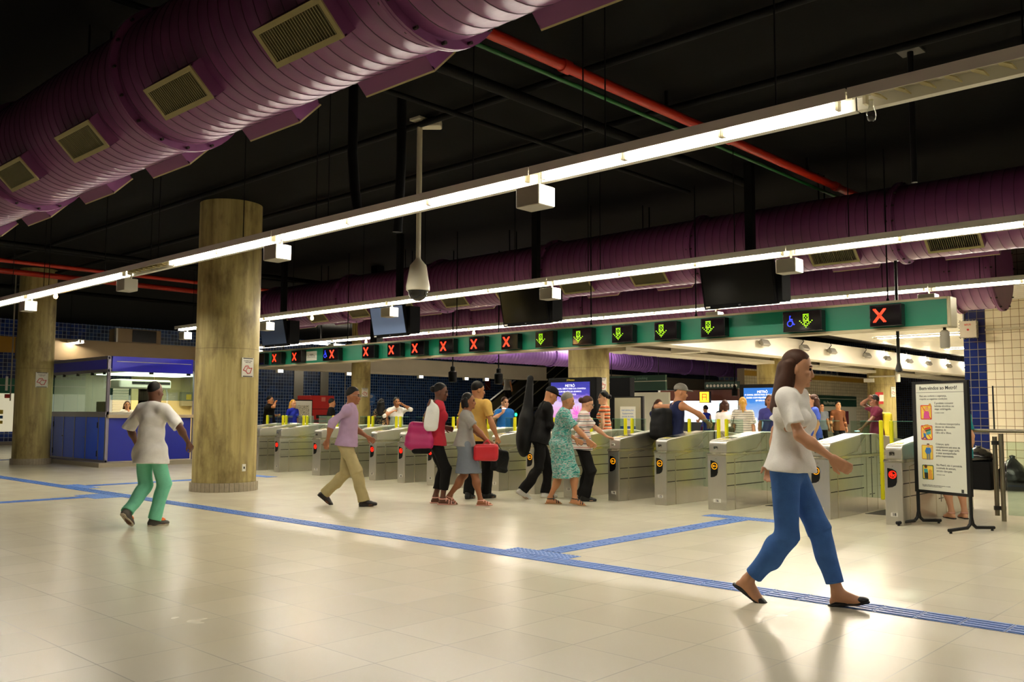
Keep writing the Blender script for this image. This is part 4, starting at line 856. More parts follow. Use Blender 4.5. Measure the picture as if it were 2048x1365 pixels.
mb.build('wifi_symbol', paper, t); text('lettering', 'FREE WIFI', .055, paper, Mx @ Matrix.Translation((0, -.09, .0105)), t); MB().cyl((0, 0, 0), (0, 0, 1.6), .03, 10).build('pole', al, t)
# advertising screens
def ad_mat(name, top, mid, low, z0, z1, cloud):
    m = bpy.data.materials.new(name); m.use_nodes = True; t = NT(m); b = t.n['Principled BSDF']; v = t.coord(); z = t.xyz(v)[2]
    f = t.math('DIVIDE', t.math('SUBTRACT', z, z0), z1 - z0); f = t.math('ADD', f, t.math('MULTIPLY', t.math('SUBTRACT', t.noise(v, 4, 4, .6, (1, 1, 4)), .5), cloud))
    c = t.ramp(f, low + mid + top); t.l.new(c, b.inputs['Emission Color']); b.inputs['Emission Strength'].default_value = 1.15; b.inputs['Base Color'].default_value = (.01, .01, .012, 1); b.inputs['Roughness'].default_value = .15; return m
t = thing('advertising_screen', (-12.72, 15.6, 0), 0, 'lit purple and pink advertising screen in a black case in front of a column', 'advertising screen')
MB().rbox((0, .12, 1.065), (1.38, .24, 2.13), .03).build('case', tvb, t); MB().bx(-.60, .52, -.004, .004, .35, 2.03).build('screen', ad_mat('screen_pink', [(.84, '#5048b8'), (.97, '#3a3aa0')], [(.72, '#dcc4ea'), (.80, '#8a6ccb')], [(.2, '#7a3a80'), (.45, '#c878c0'), (.60, '#e8a8d8')], .35, 2.03, .18), t)
text('brand_mark', 'JCDecaux', .055, pad, FM((-.02, -.004, 2.075)), t); scw = emis('screen_white', '#f4f4ff', 1.1)
text('headline', 'METR\u00d4', .085, scw, FM((-.04, -.005, 1.945)), t); text('lettering', 'O CANAL CERTO PARA SUA CONVERSA\nCOM MILH\u00d5ES DE USU\u00c1RIOS\nEM S\u00c3O PAULO', .050, scw, FM((-.04, -.005, 1.815)), t, leading=1.3)
mb = MB(); r2 = random.Random(3)
for i in range(16): 
    a = R_(r2.uniform(-10, 190)); L = r2.uniform(.10, .24); mb.stroke([(.20 + .05 * cos(a), 1.28 + .05 * sin(a)), (.20 + L * cos(a), 1.28 + L * sin(a))], .018, 0, .002, FM((0, -.004, 0)))
mb.build('pink_burst', emis('burst_pink', '#f060b0', 1.0), t)
t = thing('advertising_screen', (-10.36, 20.0, 0), 0, 'lit blue advertising screen with a white tower, beside the kiosk', 'advertising screen')
MB().rbox((0, .12, 1.02), (1.25, .24, 2.06), .03).build('case', tvb, t); MB().bx(-.50, .50, -.004, .004, .3, 1.96).build('screen', ad_mat('screen_blue', [(.80, '#3f86dc'), (.98, '#2f78d0')], [(.5, '#b7c4e6'), (.78, '#5f9ae0')], [(.1, '#6a78b8'), (.35, '#a9b4de')], .3, 1.96, .12), t)
text('headline', 'METR\u00d4', .085, scw, FM((0, -.005, 1.86)), t); text('lettering', 'O CANAL CERTO PARA SUA CONVERSA\nDIARIA COM MILH\u00d5ES DE USU\u00c1RIOS\nEM S\u00c3O PAULO', .052, scw, FM((0, -.005, 1.72)), t, leading=1.35)
mb = MB(); MM = FM((-.18, -.004, .95))
for p in ([(-.06, -.4), (.06, -.4), (.05, .12), (-.05, .12)], [(-.08, .12), (.08, .12), (.07, .16), (-.07, .16)], [(-.06, .16), (.06, .16), (0, .30)], [(-.28, -.4), (.28, -.4), (.26, -.18), (-.26, -.18)]): mb.prism(p, 0, .002, MM)
mb.build('white_tower', emis('tower_white', '#e8ecff', 1.0), t)
t = thing('display_panel', (-12.42, 17.0, 0), 0, 'tall plain black panel beside the column behind the purple screen', 'panel'); MB().rbox((0, .1, 1.08), (.58, .2, 2.16), .02).build('case', tvb, t)
t = thing('notice_stand', (-11.32, 15.8, 0), 0, 'grey notice stand with a white printed sheet in front of the black panel', 'notice stand'); MB().bx(-.38, .38, 0, .06, .3, 1.70).build('frame', bk, t); MB().bx(-.35, .33, -.008, 0, .35, 1.67).build('grey_board', mat('stand_grey', '#9b957d', .5), t)
MB().bx(-.2, .2, -.012, -.008, .7, 1.48).build('sheet', paper, t); MB().bx(-.2, .2, -.014, -.012, .98, 1.06).build('blue_band', FL('bandblue', '#2b4f9a'), t); text('lettering', 'INFORMA\u00c7\u00c3O\nEquipamentos\nparada da linha\ndo Metr\u00f4', .05, blu, FM((0, -.0125, 1.30)), t, leading=1.3); mb = MB()
for s in (-.3, .3): mb.bx(s - .02, s + .02, -.2, .25, 0, .03); mb.bx(s - .02, s + .02, .01, .05, 0, .35)
mb.build('foot', bk, t)
t = thing('hoarding', (-16.3, 24.0, 0), 0, 'plain white wall panel under the green no smoking sign', 'panel'); MB().bx(-1.2, .66, 0, .1, 0, 2.0).build('sheet', mat('hoarding_white', '#cfd0bf', .5), t)
t = thing('hanging_sign', (-15.5, 22.0, 2.0), 0, 'dark green hanging sign with a no smoking disc above the white wall panel', 'sign'); MB().bx(-1.2, 1.06, 0, .08, 0, .26).build('panel', mat('sign_dark_green', '#0e3a2c', .4), t); MB().bx(-1.2, 1.06, 0, .08, .285, .45).build('upper_panel', MATS['sign_dark_green'], t); MB().bx(-1.2, 1.06, .01, .07, .26, .285).build('white_stripe', paper, t)
Mq = FM((-.35, -.003, .13)); mb = MB(); dots(mb, [(0, 0)], .12, Mq, 0, .003, 20); mb.build('white_disc', paper, t); mb = MB(); mb.stroke([(-.08, .08), (.08, -.08)], .02, .003, .005, Mq); mb.stroke([(-.07, 0), (.07, 0)], .025, .003, .005, Mq); mb.build('no_smoking_symbol', gnb, t); text('lettering', 'N\u00e3o fume / No smoking', .11, mat('faded_print', '#7d9c90', .5), FM((-.1, -.003, .365)), t)
mb = MB()
for x in (-.9, .8): mb.cyl((x, .04, .45), (x, .04, 2.98), .012, 6)
mb.build('rod', bk, t)
# kiosk
t = thing('kiosk', (-17.0, 28.0, 0), 0, 'brightly lit snack kiosk with a brown fascia beyond the gates', 'kiosk'); kb = mat('kiosk_brown', '#5b2b1a', .4); kw = mat('kiosk_white', '#e8eaea', .5)
MB().bx(-1.6, 1.6, 0, .12, 1.78, 2.16).build('fascia', kb, t); MB().bx(-1.7, 1.6, 2.4, 2.5, 0, 2.2).build('back_wall', kw, t); MB().bx(-1.7, -1.6, 0, 2.5, 0, 2.2).build('side_wall', kw, t); MB().bx(1.5, 1.6, .1, 2.5, 0, 2.2).build('side_wall', kw, t); MB().bx(-1.6, 1.6, .12, 2.4, 2.1, 2.16).build('roof', kw, t)
MB().bx(-.9, 1.4, .0, .5, .0, 1.02).build('counter', mat('counter_dark', '#3a4246', .3), t); MB().bx(-1.4, 1.3, .5, 2.2, 2.07, 2.10).build('ceiling_lamp', emis('kiosk_lamp', '#eef6ff', 6.0), t)
mb = MB(); mb.bx(-.55, -.1, 2.36, 2.40, 1.1, 1.75); mb.build('shelf_unit', FL('shelfgrey', '#8fa0a0'), t); mb = MB(); dots(mb, [(-1.45, 1.98)], .07, FM((0, -.002, 0)), 0, .02, 16); mb.build('white_knob', paper, t)
t = thing('lit_sign', (-16.45, 27.5, 1.90), 0, 'small square sign lit yellow under the brown kiosk fascia', 'sign'); MB().bx(-.2, .2, 0, .12, -.2, .2).build('housing', bk, t); MB().bx(-.18, .18, -.006, 0, -.18, .18).build('face', emis('sign_yellow', '#ffcf30', 1.6), t)
mb = MB(); M = FM((0, -.007, 0)); mb.stroke([(-.08, -.1), (-.08, .1), (.08, .1), (.08, -.1)], .03, 0, .002, M); mb.stroke([(-.08, .0), (.08, 0)], .03, 0, .002, M); mb.build('red_symbol', emis('sign_red_glow', '#ff4a20', 1.0), t); MB().cyl((0, .06, .2), (0, .06, 3.08), .012, 6).build('rod', bk, t)
t = thing('line_sign', (-16.0, 27.9, 2.32), 0, 'narrow dark green sign with a row of white discs above the kiosk', 'sign'); MB().bx(-.68, .68, 0, .06, -.12, .12).build('panel', MATS['sign_dark_green'], t); mb = MB(); dots(mb, [(-.56 + .14 * k, -.02) for k in range(9)], .05, FM((0, -.002, 0)), 0, .003, 14); mb.build('white_disc_row', paper, t); mb = MB(); mb.cyl((-.5, .03, .12), (-.5, .03, 2.66), .01, 6); mb.cyl((.5, .03, .12), (.5, .03, 2.66), .01, 6); mb.build('rod', bk, t)
# blue-white tile band and landing far behind the kiosk
o = MB().bx(-26.5, -19.5, 45.85, 45.999, 3.05, 3.9).build('tiled_parapet', grid_mat('pale_tile', (0, 2), (.3, .2), (0, 0), '#5a7fb8', '#d8dde2', .3, .3, .3)); tag(o, 'blue and white tiled parapet far above the kiosk', 'parapet')
# green station sign on the white wall
t = thing('station_sign', (-16.77, 38.4, 1.65), 0, 'long green station sign on the far white tiled wall', 'sign'); MB().bx(0, .05, -3.2, 3.0, 0, .48).build('panel', MATS['sign_dark_green'], t); MB().bx(.05, .055, -3.2, 3.0, .33, .345).build('white_stripe', paper, t); text('lettering', 'Vila Prudente', .22, paper, frame((.052, 0, .15), (0, 1, 0), (0, 0, 1)), t); MB().bx(0, .03, -3.2, 3.0, -1.2, 0).build('white_panel', mat('panel_pale', '#c4c3b4', .5), t)
for y, m in ((-2.2, gry), (-.2, dk), (1.6, FL('maroon', '#6a2436'))): MB().bx(.03, .035, y - .5, y + .5, -.8, -.2).build('poster', m, t)
# hanging black lamps
for x, y, z, lab in ((-14.6, 13.72, 2.02, 'black cylinder lamp hanging before the middle of the grey beam'), (-13.86, 14.43, 1.98, 'black cylinder lamp hanging above the mustard polo shirt'), (-15.0, 27.0, 1.92, 'black bell lamp hanging beside the blue screen')):
    t = thing('pendant_lamp', (x, y, z), 0, lab, 'lamp', 'black pendant lamps'); MB().lathe((0, 0, 0), [(.095, 0), (.095, .22), (.05, .25), (.05, .33), (.02, .36)], 18).build('shade', tvb, t, smooth=True); MB().cyl((0, 0, .35), (0, 0, 4.98 - z), .014, 8).build('rod', tvb, t); MB().lathe((0, 0, 0), [(.07, -.004), (.001, -.003)], 16, cap=False).build('lens', MATS['dull_white'], t)
# small lamps on the underside of the grey beam
for y, lab in ((17.1, 'first'), (20.0, 'second'), (23.5, 'third'), (26.0, 'fourth'), (27.2, 'fifth and brightest')):
    t = thing('beam_lamp', (-26.88, y, 2.74), 0, 'small white lamp under the grey beam, ' + lab + ' from the thick column', 'lamp', 'small lamps under the grey beam'); MB().box((0, 0, 0), (.13, .22, .12)).build('housing', paper, t); MB().box((.067, 0, 0), (.006, .2, .1)).build('diffuser', emis('cool_lamp', '#dfeaff', 12.0 if y > 27 else 4.0) if y > 27 else lampglow, t)
# floodlights on the white beam
fl_m = mat('flood_housing', '#8d8a84', .4, .5); fl_on = emis('flood_glow', '#fff0d0', 380.0); fl_off = mat('flood_glass', '#55534e', .15)
for i, y in enumerate((22.1, 24.5, 26.4, 29.1, 30.8, 32.9, 34.9, 37.2, 39.5)):
    on = i >= 4; t = thing('floodlight', (-11.49, y, 3.22), 0, 'floodlight on the white beam, ' + ['unlit, closest to the green beam', 'unlit, second from the green beam', 'unlit, third from the green beam', 'unlit, next to the lit ones', 'first lit one', 'second lit one', 'third lit one', 'fourth lit one', 'last lit one at the navy tiles'][i], 'floodlight', 'floodlights along the white beam')
    M = Matrix.Rotation(R_(-30), 3, 'Y'); MB().box((.14, 0, 0), (.10, .42, .16), M=M).build('housing', fl_m, t, bevel=.02); MB().box(Vector((.14, 0, 0)) + M @ Vector((0, 0, .085)), (.075, .36, .01), M=M).build('lens', fl_on if on else fl_off, t)
    MB().box((.05, 0, 0), (.12, .05, .05)).build('arm', fl_m, t); MB().tube([(.0, .0, .05), (.06, .12, .2), (-.0, .1, .30)], .012, 6).build('cable', bk, t)
# signs on the far column
t = thing('fire_sign', (-12.72, 33.82, 1.92), 0, 'small red and white fire sign on the far column beyond turnstile 17', 'sign'); an = facing(-12.89, 34.3, R_(20)); M = frame((0, 0, 0), (-sin(an), cos(an), 0), (0, 0, 1)); MB().prism(rc(-.22, .22, -.22, .22), -.01, .01, M).build('plate', red, t); MB().prism(rc(-.08, .08, -.12, .12), .01, .013, M).build('white_symbol', paper, t)
t = thing('security_camera', (-12.5, 33.66, 2.60), 0, 'pair of small white cameras high on the far column with the red sign', 'camera'); mb = MB(); mb.box((-.6, .0, -.02), (.35, .14, .14)); mb.cyl((.45, 0, -.1), (.45, 0, .2), .09, 12); mb.cyl((-.6, 0, .12), (.45, 0, .12), .03, 8); mb.cyl((-.35, 0, .12), (-.35, .137, .12), .03, 8); mb.build('camera_head', paper, t)
t = thing('red_hanging_sign', (-38.575, 39.2, 3.05), 0, 'small brown-red vertical sign on the far blue wall beside the escalator', 'sign'); MB().box((0, 0, 0), (.05, .40, .70)).build('panel', FL('brick', '#7a3526'), t); mb = MB(); mb.stroke([(-.18, -.02), (-.05, -.12), (.18, -.32)], .02, 0, .003, frame((.026, 0, 0), (0, 1, 0), (0, 0, 1))); mb.build('white_line', paper, t)
# escalator
t = thing('escalator', (-28.0, 27.0, 0), 0, 'escalator with dark balustrades rising behind the purple screen', 'escalator'); esd = mat('escalator_dark', '#26261f', .3, .3); esl = mat('escalator_rail', '#b7b195', .3, .6); L = 10; ang = R_(30)
def slope(x0, x1, o0, o1, m, nm):
    P = [(0, o0), (1.0, o0), (1.0 + L * cos(ang), o0 + L * sin(ang)), (1.0 + L * cos(ang), o1 + L * sin(ang)), (1.0, o1), (0, o1)]; MB().prism(P, x0, x1, YZ).build(nm, m, t)
slope(-1.1, -.1, -.02, .2, esd, 'step_band'); slope(-.08, .0, .0, .75, esd, 'balustrade'); slope(-1.2, -1.12, 0, .75, mat('balustrade_pale', '#6f6a50', .4), 'balustrade'); slope(-.09, .03, .75, .86, bk, 'handrail'); slope(-1.23, -1.09, .75, .86, bk, 'handrail'); slope(.0, .02, .12, .17, esl, 'skirt_strip'); slope(.0, .02, .60, .64, esl, 'rail_strip'); slope(-.6, -.5, -1.0, -.05, esd, 'truss')
t = thing('signal_post', (-26.2, 28.3, 0), 0, 'grey post with a round green signal light at the foot of the escalator', 'signal'); MB().box((0, 0, .7), (.1, .16, 1.4)).build('post', MATS['dull_grey'], t); mb = MB(); dots(mb, [(0, 0)], .07, frame((.055, 0, 1.25), (0, 1, 0), (0, 0, 1)), 0, .01, 16); mb.build('green_light', emis('signal_green', '#20ff80', 6.0), t)
t = thing('steel_post', (-17.55, 13.9, 2.9), 0, 'black steel post rising behind the green beam between the two left screens', 'post'); MB().box((0, 0, 1.04), (.26, .2, 2.08)).build('post', blackp, t)
t = thing('equipment_box', (-27.2, 12.35, 3.43), 0, 'brown box with a black front standing on the beam above the booth', 'box'); MB().bx(-.5, .1, -.75, .6, 0, .42).build('housing', MATS['concrete_beam_brown'], t); MB().bx(.1, .11, -.3, .45, .03, .40).build('black_front', bk, t); MB().bx(.0, .12, -.80, -.75, 0, .42).build('white_side', paper, t)
# lamps that light the paid area: bright ceiling troughs among the slats
for i, (x, y) in enumerate(((-8.6, 18.5), (-8.6, 22.5), (-8.6, 27), (-8.6, 33), (-7.0, 38))):
    t = thing('ceiling_light', (x, y, 3.605), 0, 'long light panel in the slatted ceiling, ' + ['nearest the gates', 'second from the gates', 'third from the gates', 'fourth from the gates', 'farthest, by the navy wall'][i], 'ceiling light', 'light panels of the slatted ceiling'); MB().bx(-1.6, 1.6, -.2, .2, -.02, .01).build('diffuser', emis('panel_glow', '#fff2dc', 95.0), t); mb = MB(); mb.bx(-1.65, 1.65, -.24, -.2, -.03, .01); mb.bx(-1.65, 1.65, .2, .24, -.03, .01); mb.build('frame', refl, t)
for i, (x, y) in enumerate(((-20, 20.5), (-20, 26), (-31.5, 22), (-31.5, 30))):
    t = thing('ceiling_light', (x, y, 4.2), 0, ['light panel over the slim column', 'light panel over the violet duct', 'light panel over the dark blue wall', 'light panel over the escalator'][i], 'ceiling light'); MB().bx(-.2, .2, -1.5, 1.5, -.02, .01).build('diffuser', emis('panel_glow2', '#fff0d8', 40.0), t); MB().box((0, 0, .4), (.05, .05, .8)).build('rod', blackp, t)
# ---------------------------------------------------------------- people: one implicit surface per body, garment and hair
V = lambda *a: np.array(a, float)
def unit(v): v = np.asarray(v, float); return v / (np.linalg.norm(v) + 1e-9)
def cap(a, b, ra, rb, fl=None, fs=1.): return ('c', V(*a), V(*b), ra, rb, fl, fs)
def cyl_(a, b, ra, rb, fl=None, fs=1.): return ('y', V(*a), V(*b), ra, rb, fl, fs)
def ell(c, r, M=None): return ('e', V(*c), V(*r), np.eye(3) if M is None else M)
def bx_(c, h, M=None, r=.02): return ('b', V(*c), V(*h), np.eye(3) if M is None else M, r)
def pbox(p):
    if p[0] == 'b':
        e = np.abs(p[3]) @ p[2] + p[4]; return p[1] - e, p[1] + e
    if p[0] == 'e':
        e = np.abs(p[3]) @ p[2]; return p[1] - e, p[1] + e
    r = max(p[3], p[4]); return np.minimum(p[1], p[2]) - r, np.maximum(p[1], p[2]) + r
def pdist(p, X, Y, Z):
    if p[0] == 'b':
        c, r, M, rr = p[1:]; dx, dy, dz = X - c[0], Y - c[1], Z - c[2]; o = 0; mx = None
        for i in range(3):
            q = np.abs(M[0, i] * dx + M[1, i] * dy + M[2, i] * dz) - (r[i] - rr); o = o + np.maximum(q, 0) ** 2; mx = q if mx is None else np.maximum(mx, q)
        return np.sqrt(o) + np.minimum(mx, 0) - rr
    if p[0] == 'e':
        c, r, M = p[1:4]; dx, dy, dz = X - c[0], Y - c[1], Z - c[2]; k0 = 0; k1 = 0
        for i in range(3):
            q = (M[0, i] * dx + M[1, i] * dy + M[2, i] * dz) / r[i]; k0 = k0 + q * q; k1 = k1 + (q / r[i]) ** 2
        k0 = np.sqrt(k0); return k0 * (k0 - 1) / np.sqrt(k1 + 1e-9)
    a, b, ra, rb, fl, fs = p[1:]; ab = b - a; L2 = ab @ ab + 1e-9
    dx, dy, dz = X - a[0], Y - a[1], Z - a[2]; t = (dx * ab[0] + dy * ab[1] + dz * ab[2]) / L2; tc = np.clip(t, 0, 1)
    dx, dy, dz = dx - tc * ab[0], dy - tc * ab[1], dz - tc * ab[2]
    if p[0] == 'y':
        L = L2 ** .5; ax = (t - 1) * L; s = np.maximum(t - 1, 0); dx, dy, dz = dx - s * ab[0], dy - s * ab[1], dz - s * ab[2]
    if fl is not None:
        q = dx * fl[0] + dy * fl[1] + dz * fl[2]; m = (1 / fs - 1) * q; dx, dy, dz = dx + m * fl[0], dy + m * fl[1], dz + m * fl[2]
    d = np.sqrt(dx * dx + dy * dy + dz * dz) - (ra + (rb - ra) * tc)
    return np.maximum(d, ax) if p[0] == 'y' else d
def surf(groups, vox, subs=(), clips=(), disp=None):
    """groups: [(k, prims)] -> verts, quads (surface nets)"""
    al = [pbox(p) for k, ps in groups for p in ps]; lo = np.min([a[0] for a in al], 0) - .03 - 2 * vox; hi = np.max([a[1] for a in al], 0) + .03 + 2 * vox
    n = np.ceil((hi - lo) / vox).astype(int) + 1; ax = [lo[i] + vox * np.arange(n[i]) for i in range(3)]
    tot = None
    for k, ps in groups:
        S = np.zeros(n, np.float32)
        for p in ps:
            a, b = pbox(p); m = 5 * k + 2 * vox
            i0 = np.clip(((a - m - lo) / vox).astype(int), 0, n - 1); i1 = np.clip(((b + m - lo) / vox).astype(int) + 2, 1, n)
            X = ax[0][i0[0]:i1[0], None, None]; Y = ax[1][None, i0[1]:i1[1], None]; Z = ax[2][None, None, i0[2]:i1[2]]
            S[i0[0]:i1[0], i0[1]:i1[1], i0[2]:i1[2]] += np.exp(np.clip(-pdist(p, X, Y, Z) / k, -30, 40)).astype(np.float32)
        f = np.where(S > 1e-12, -k * np.log(np.maximum(S, 1e-12)), .3).astype(np.float32)
        if tot is None: tot = f
        else:
            kk = .008; h = np.clip(.5 + .5 * (f - tot) / kk, 0, 1); tot = f * (1 - h) + tot * h - kk * h * (1 - h)
    X, Y, Z = ax[0][:, None, None], ax[1][None, :, None], ax[2][None, None, :]
    if disp is not None: tot = tot + disp(X, Y, Z).astype(np.float32)
    for p in subs: tot = np.maximum(tot, -pdist(p, X, Y, Z).astype(np.float32))
    for p0, nn in clips: tot = np.maximum(tot, (nn[0] * (X - p0[0]) + nn[1] * (Y - p0[1]) + nn[2] * (Z - p0[2])).astype(np.float32))
    ins = tot < 0; c = np.zeros(n - 1, np.int8); sh = [(i, j, k) for i in (0, 1) for j in (0, 1) for k in (0, 1)]
    sl = lambda A, s: A[s[0]:s[0] + n[0] - 1, s[1]:s[1] + n[1] - 1, s[2]:s[2] + n[2] - 1]
    for s in sh: c += sl(ins, s)
    act = (c > 0) & (c < 8); idx = np.argwhere(act); vid = -np.ones(n - 1, np.int64); vid[act] = np.arange(len(idx))
    acc = np.zeros((len(idx), 3)); cnt = np.zeros(len(idx)); val = {s: tot[idx[:, 0] + s[0], idx[:, 1] + s[1], idx[:, 2] + s[2]] for s in sh}
    for s in sh:
        for d in range(3):
            if s[d]: continue
            e = list(s); e[d] = 1; e = tuple(e); a, b = val[s], val[e]; m = (a < 0) != (b < 0); t = np.where(m, a / np.where(m, a - b, 1), 0)
            pt = np.tile(np.array(s, float), (len(idx), 1)); pt[:, d] += t; acc[m] += pt[m]; cnt[m] += 1
    vs = lo + (idx + acc / cnt[:, None]) * vox; F = []
    for d in range(3):
        u, w = (d + 1) % 3, (d + 2) % 3
        A = np.take(ins, range(n[d] - 1), d); B = np.take(ins, range(1, n[d]), d); E = np.argwhere(A != B); E = E[(E[:, u] > 0) & (E[:, w] > 0) & (E[:, u] < n[u] - 1) & (E[:, w] < n[w] - 1)]
        st = A[E[:, 0], E[:, 1], E[:, 2]]; q = []
        for du, dw in ((0, 0), (-1, 0), (-1, -1), (0, -1)):
            o = E.copy(); o[:, u] += du; o[:, w] += dw; q.append(vid[o[:, 0], o[:, 1], o[:, 2]])
        q = np.stack(q, 1); q[~st] = q[~st][:, ::-1]; F.append(q)
    return vs, np.concatenate(F)
def npmesh(name, vs, fs, m, parent):
    me = bpy.data.meshes.new(name); me.vertices.add(len(vs)); me.vertices.foreach_set('co', vs.astype(np.float32).ravel())
    me.loops.add(fs.size); me.loops.foreach_set('vertex_index', fs.astype(np.int32).ravel()); me.polygons.add(len(fs)); me.polygons.foreach_set('loop_start', np.arange(0, fs.size, 4, dtype=np.int32)); me.polygons.foreach_set('loop_total', np.full(len(fs), 4, np.int32))
    me.update(calc_edges=True); me.materials.append(m); me.polygons.foreach_set('use_smooth', [True] * len(fs))
    o = bpy.data.objects.new(name, me); COL.objects.link(o); o.parent = parent; return o
def rotm(ax, a):
    c, s = cos(a), sin(a); return np.array({'z': [[c, -s, 0], [s, c, 0], [0, 0, 1]], 'y': [[c, 0, s], [0, 1, 0], [-s, 0, c]], 'x': [[1, 0, 0], [0, c, -s], [0, s, c]]}[ax], float)
def ik(a, t, l1, l2, hint):
    d = t - a; L = np.linalg.norm(d); L2 = min(L, (l1 + l2) * .998); u = d / (L + 1e-9); t = a + u * L2
    x = (l1 * l1 - l2 * l2 + L2 * L2) / (2 * L2); h = max(l1 * l1 - x * x, 0) ** .5; hv = unit(hint - u * (hint @ u)); return a + u * x + hv * h, t
def folds(amp, seed, stretch=1.):
    r = np.random.default_rng(seed); K = [(r.normal(0, 1, 3) * V(17, 17, 26 * stretch), r.uniform(0, 6.28)) for _ in range(7)]
    return lambda X, Y, Z: amp * sum(np.sin(k[0] * X + k[1] * Y + k[2] * Z + p) for k, p in K) / 2.2
def skin_mat(name, c):
    m = mat(name, c, .5, var=.12, vscale=7); m.node_tree.nodes['Principled BSDF'].inputs['Subsurface Weight'].default_value = 0.; return m
SK_D = skin_mat('skin_deep', '#5a3420'); SK_B = skin_mat('skin_brown', '#8a5534'); SK_T = skin_mat('skin_tan', '#b37a52'); SK_L = skin_mat('skin_light', '#cc9672')
hairk = mat('hair_black', '#0b0908', .62, var=.5, vscale=60, stretch=(4, 4, .6), spec=.25); hairb = mat('hair_brown', '#3a2013', .6, var=.5, vscale=60, stretch=(4, 4, .6), spec=.25); haird = mat('hair_blonde', '#c2943f', .55, var=.45, vscale=60, stretch=(4, 4, .6), spec=.25); hairg = mat('hair_grey', '#6f6b60', .6, var=.4, vscale=60)
eyew = mat('eye_dark', '#120c0a', .15); lipm = mat('lips', '#8a3f38', .5)
PEOPLE = []
def person(label, pos, head, H, skin, hair, wear, feet=None, lean=0., twist=0., hands=None, look=(0, 0), fem=False, vox=.008, fat=1., face=True, shoes='shoe', shoe_m=None, curl=(.5, .5), hairstyle='short', tilt=0., pelvis=(0, 0), cut=None):
    t = thing('person', (pos[0], pos[1], 0), head, label, 'person'); s = H / 1.75
    # ---- skeleton (metres for a 1.75 m adult)
    feet = feet or [(0., .10, .08, 0, .12), (.02, -.10, .08, 0, -.12)]; ank = [V(*f[:3]) for f in feet]
    hw = .095 if fem else .09; P = V(pelvis[0], pelvis[1], .95); hz = .92
    for a, sg in zip(ank, (1, -1)):
        q = .872 ** 2 - (a[0] - P[0]) ** 2 - (a[1] - P[1] - sg * hw) ** 2; hz = min(hz, a[2] + max(q, .01) ** .5)
    P[2] = hz + .03; hips = [P + V(0, hw, -.03), P + V(0, -hw, -.03)]; knee = []
    for h, a, f in zip(hips, ank, feet): k, _ = ik(h, a, .445, .43, V(1, f[4] * .8, .1)); knee.append(k)
    Mt = rotm('y', lean) @ rotm('x', tilt); Mc = Mt @ rotm('z', twist); f_, l_, u_ = Mt[:, 0], Mt[:, 1], Mt[:, 2]; cl = Mc[:, 1]; cf = Mc[:, 0]
    sw = .155 if fem else .180; nb = P + u_ * .535; sh = [P + u_ * .475 + cl * sw, P + u_ * .475 - cl * sw]
    Mh = rotm('z', twist * .6 + look[0]) @ rotm('y', look[1] + lean * .5); hc = nb + u_ * .07 + Mh @ V(.025, 0, .085)
    hd = lambda x, y, z: hc + Mh @ V(x, y, z)
    hands = hands or [None, None]; elb = []; wri = []; hdir = []; hn = []
    for i, sg in ((0, 1), (1, -1)):
        w = hands[i] or dict(); tgt = V(*w['w']) if 'w' in w else sh[i] + V(.05, sg * .07, -.515); hint = V(*w['e']) if 'e' in w else V(-1, sg * .35, -.1)
        e, tw = ik(sh[i], tgt, .285, .25, hint); elb.append(e); wri.append(tw); hdir.append(unit(V(*w['d'])) if 'd' in w else unit(tw - e)); n0 = V(*w['n']) if 'n' in w else V(.15, -sg, 0); n0 = unit(n0 - hdir[i] * (n0 @ hdir[i])); hn.append(n0)
    # ---- body
    g = []; A = g.append; fm = fem; b_ = fat
    A(ell(P + u_ * .0, (.10 * b_, .158 if fm else .148, .12), Mt)); A(ell(P + u_ * .16, (.085 * b_, (.118 if fm else .132) * b_, .15), Mt)); A(ell(P + u_ * .35, (.10, .132 if fm else .155, .17), Mc))
    A(cap(sh[0] - cl * .03, sh[1] + cl * .03, .045, .045)); A(cap(nb - u_ * .0, sh[0] - cl * .04, .045, .042)); A(cap(nb - u_ * .0, sh[1] + cl * .04, .045, .042)); A(cap(nb - u_ * .03, hd(-.02, 0, -.06), .054 if fm else .060, .050 if fm else .056))
    if fm:
        for sg in (1, -1): A(ell(P + u_ * .34 + cf * .085 + cl * sg * .068, (.05, .058, .06), Mc))
    ar = .88 if fm else 1.
    for i, sg in ((0, 1), (1, -1)):
        A(cap(sh[i], elb[i], .046 * ar, .036 * ar)); A(ell(sh[i] - u_ * .02, (.052 * ar,) * 3)); A(cap(elb[i], elb[i] + (wri[i] - elb[i]) * .35, .036 * ar, .038 * ar)); A(cap(elb[i] + (wri[i] - elb[i]) * .35, wri[i], .038 * ar, .025 * ar))
        A(cap(hips[i], knee[i], .082, .054)); A(cap(knee[i], knee[i] + (ank[i] - knee[i]) * .35, .054, .054)); A(cap(knee[i] + (ank[i] - knee[i]) * .35, ank[i] + V(0, 0, .02), .052, .034))
        c = knee[i] + (ank[i] - knee[i]) * .32; A(ell(c - V(.008, 0, 0), (.038, .042, .095)))
    ff = []
    for i, f in enumerate(feet):
        M = rotm('z', f[4]) @ rotm('y', f[3]); ff.append(M); a = ank[i]; q = lambda x, y, z: a + M @ V(x, y, z)
        A(cap(q(-.035, 0, -.052), q(.06, 0, -.045), .028, .030)); A(cap(q(.0, 0, .0), q(.11, 0, -.052), .034, .024)); A(ell(q(.12, 0, -.060), (.055, .042, .020), M))
    A(ell(hd(-.012, 0, .035), (.096, .077, .105), Mh)); A(ell(hd(.028, 0, -.045), (.062, .058, .080), Mh))
    fc = []
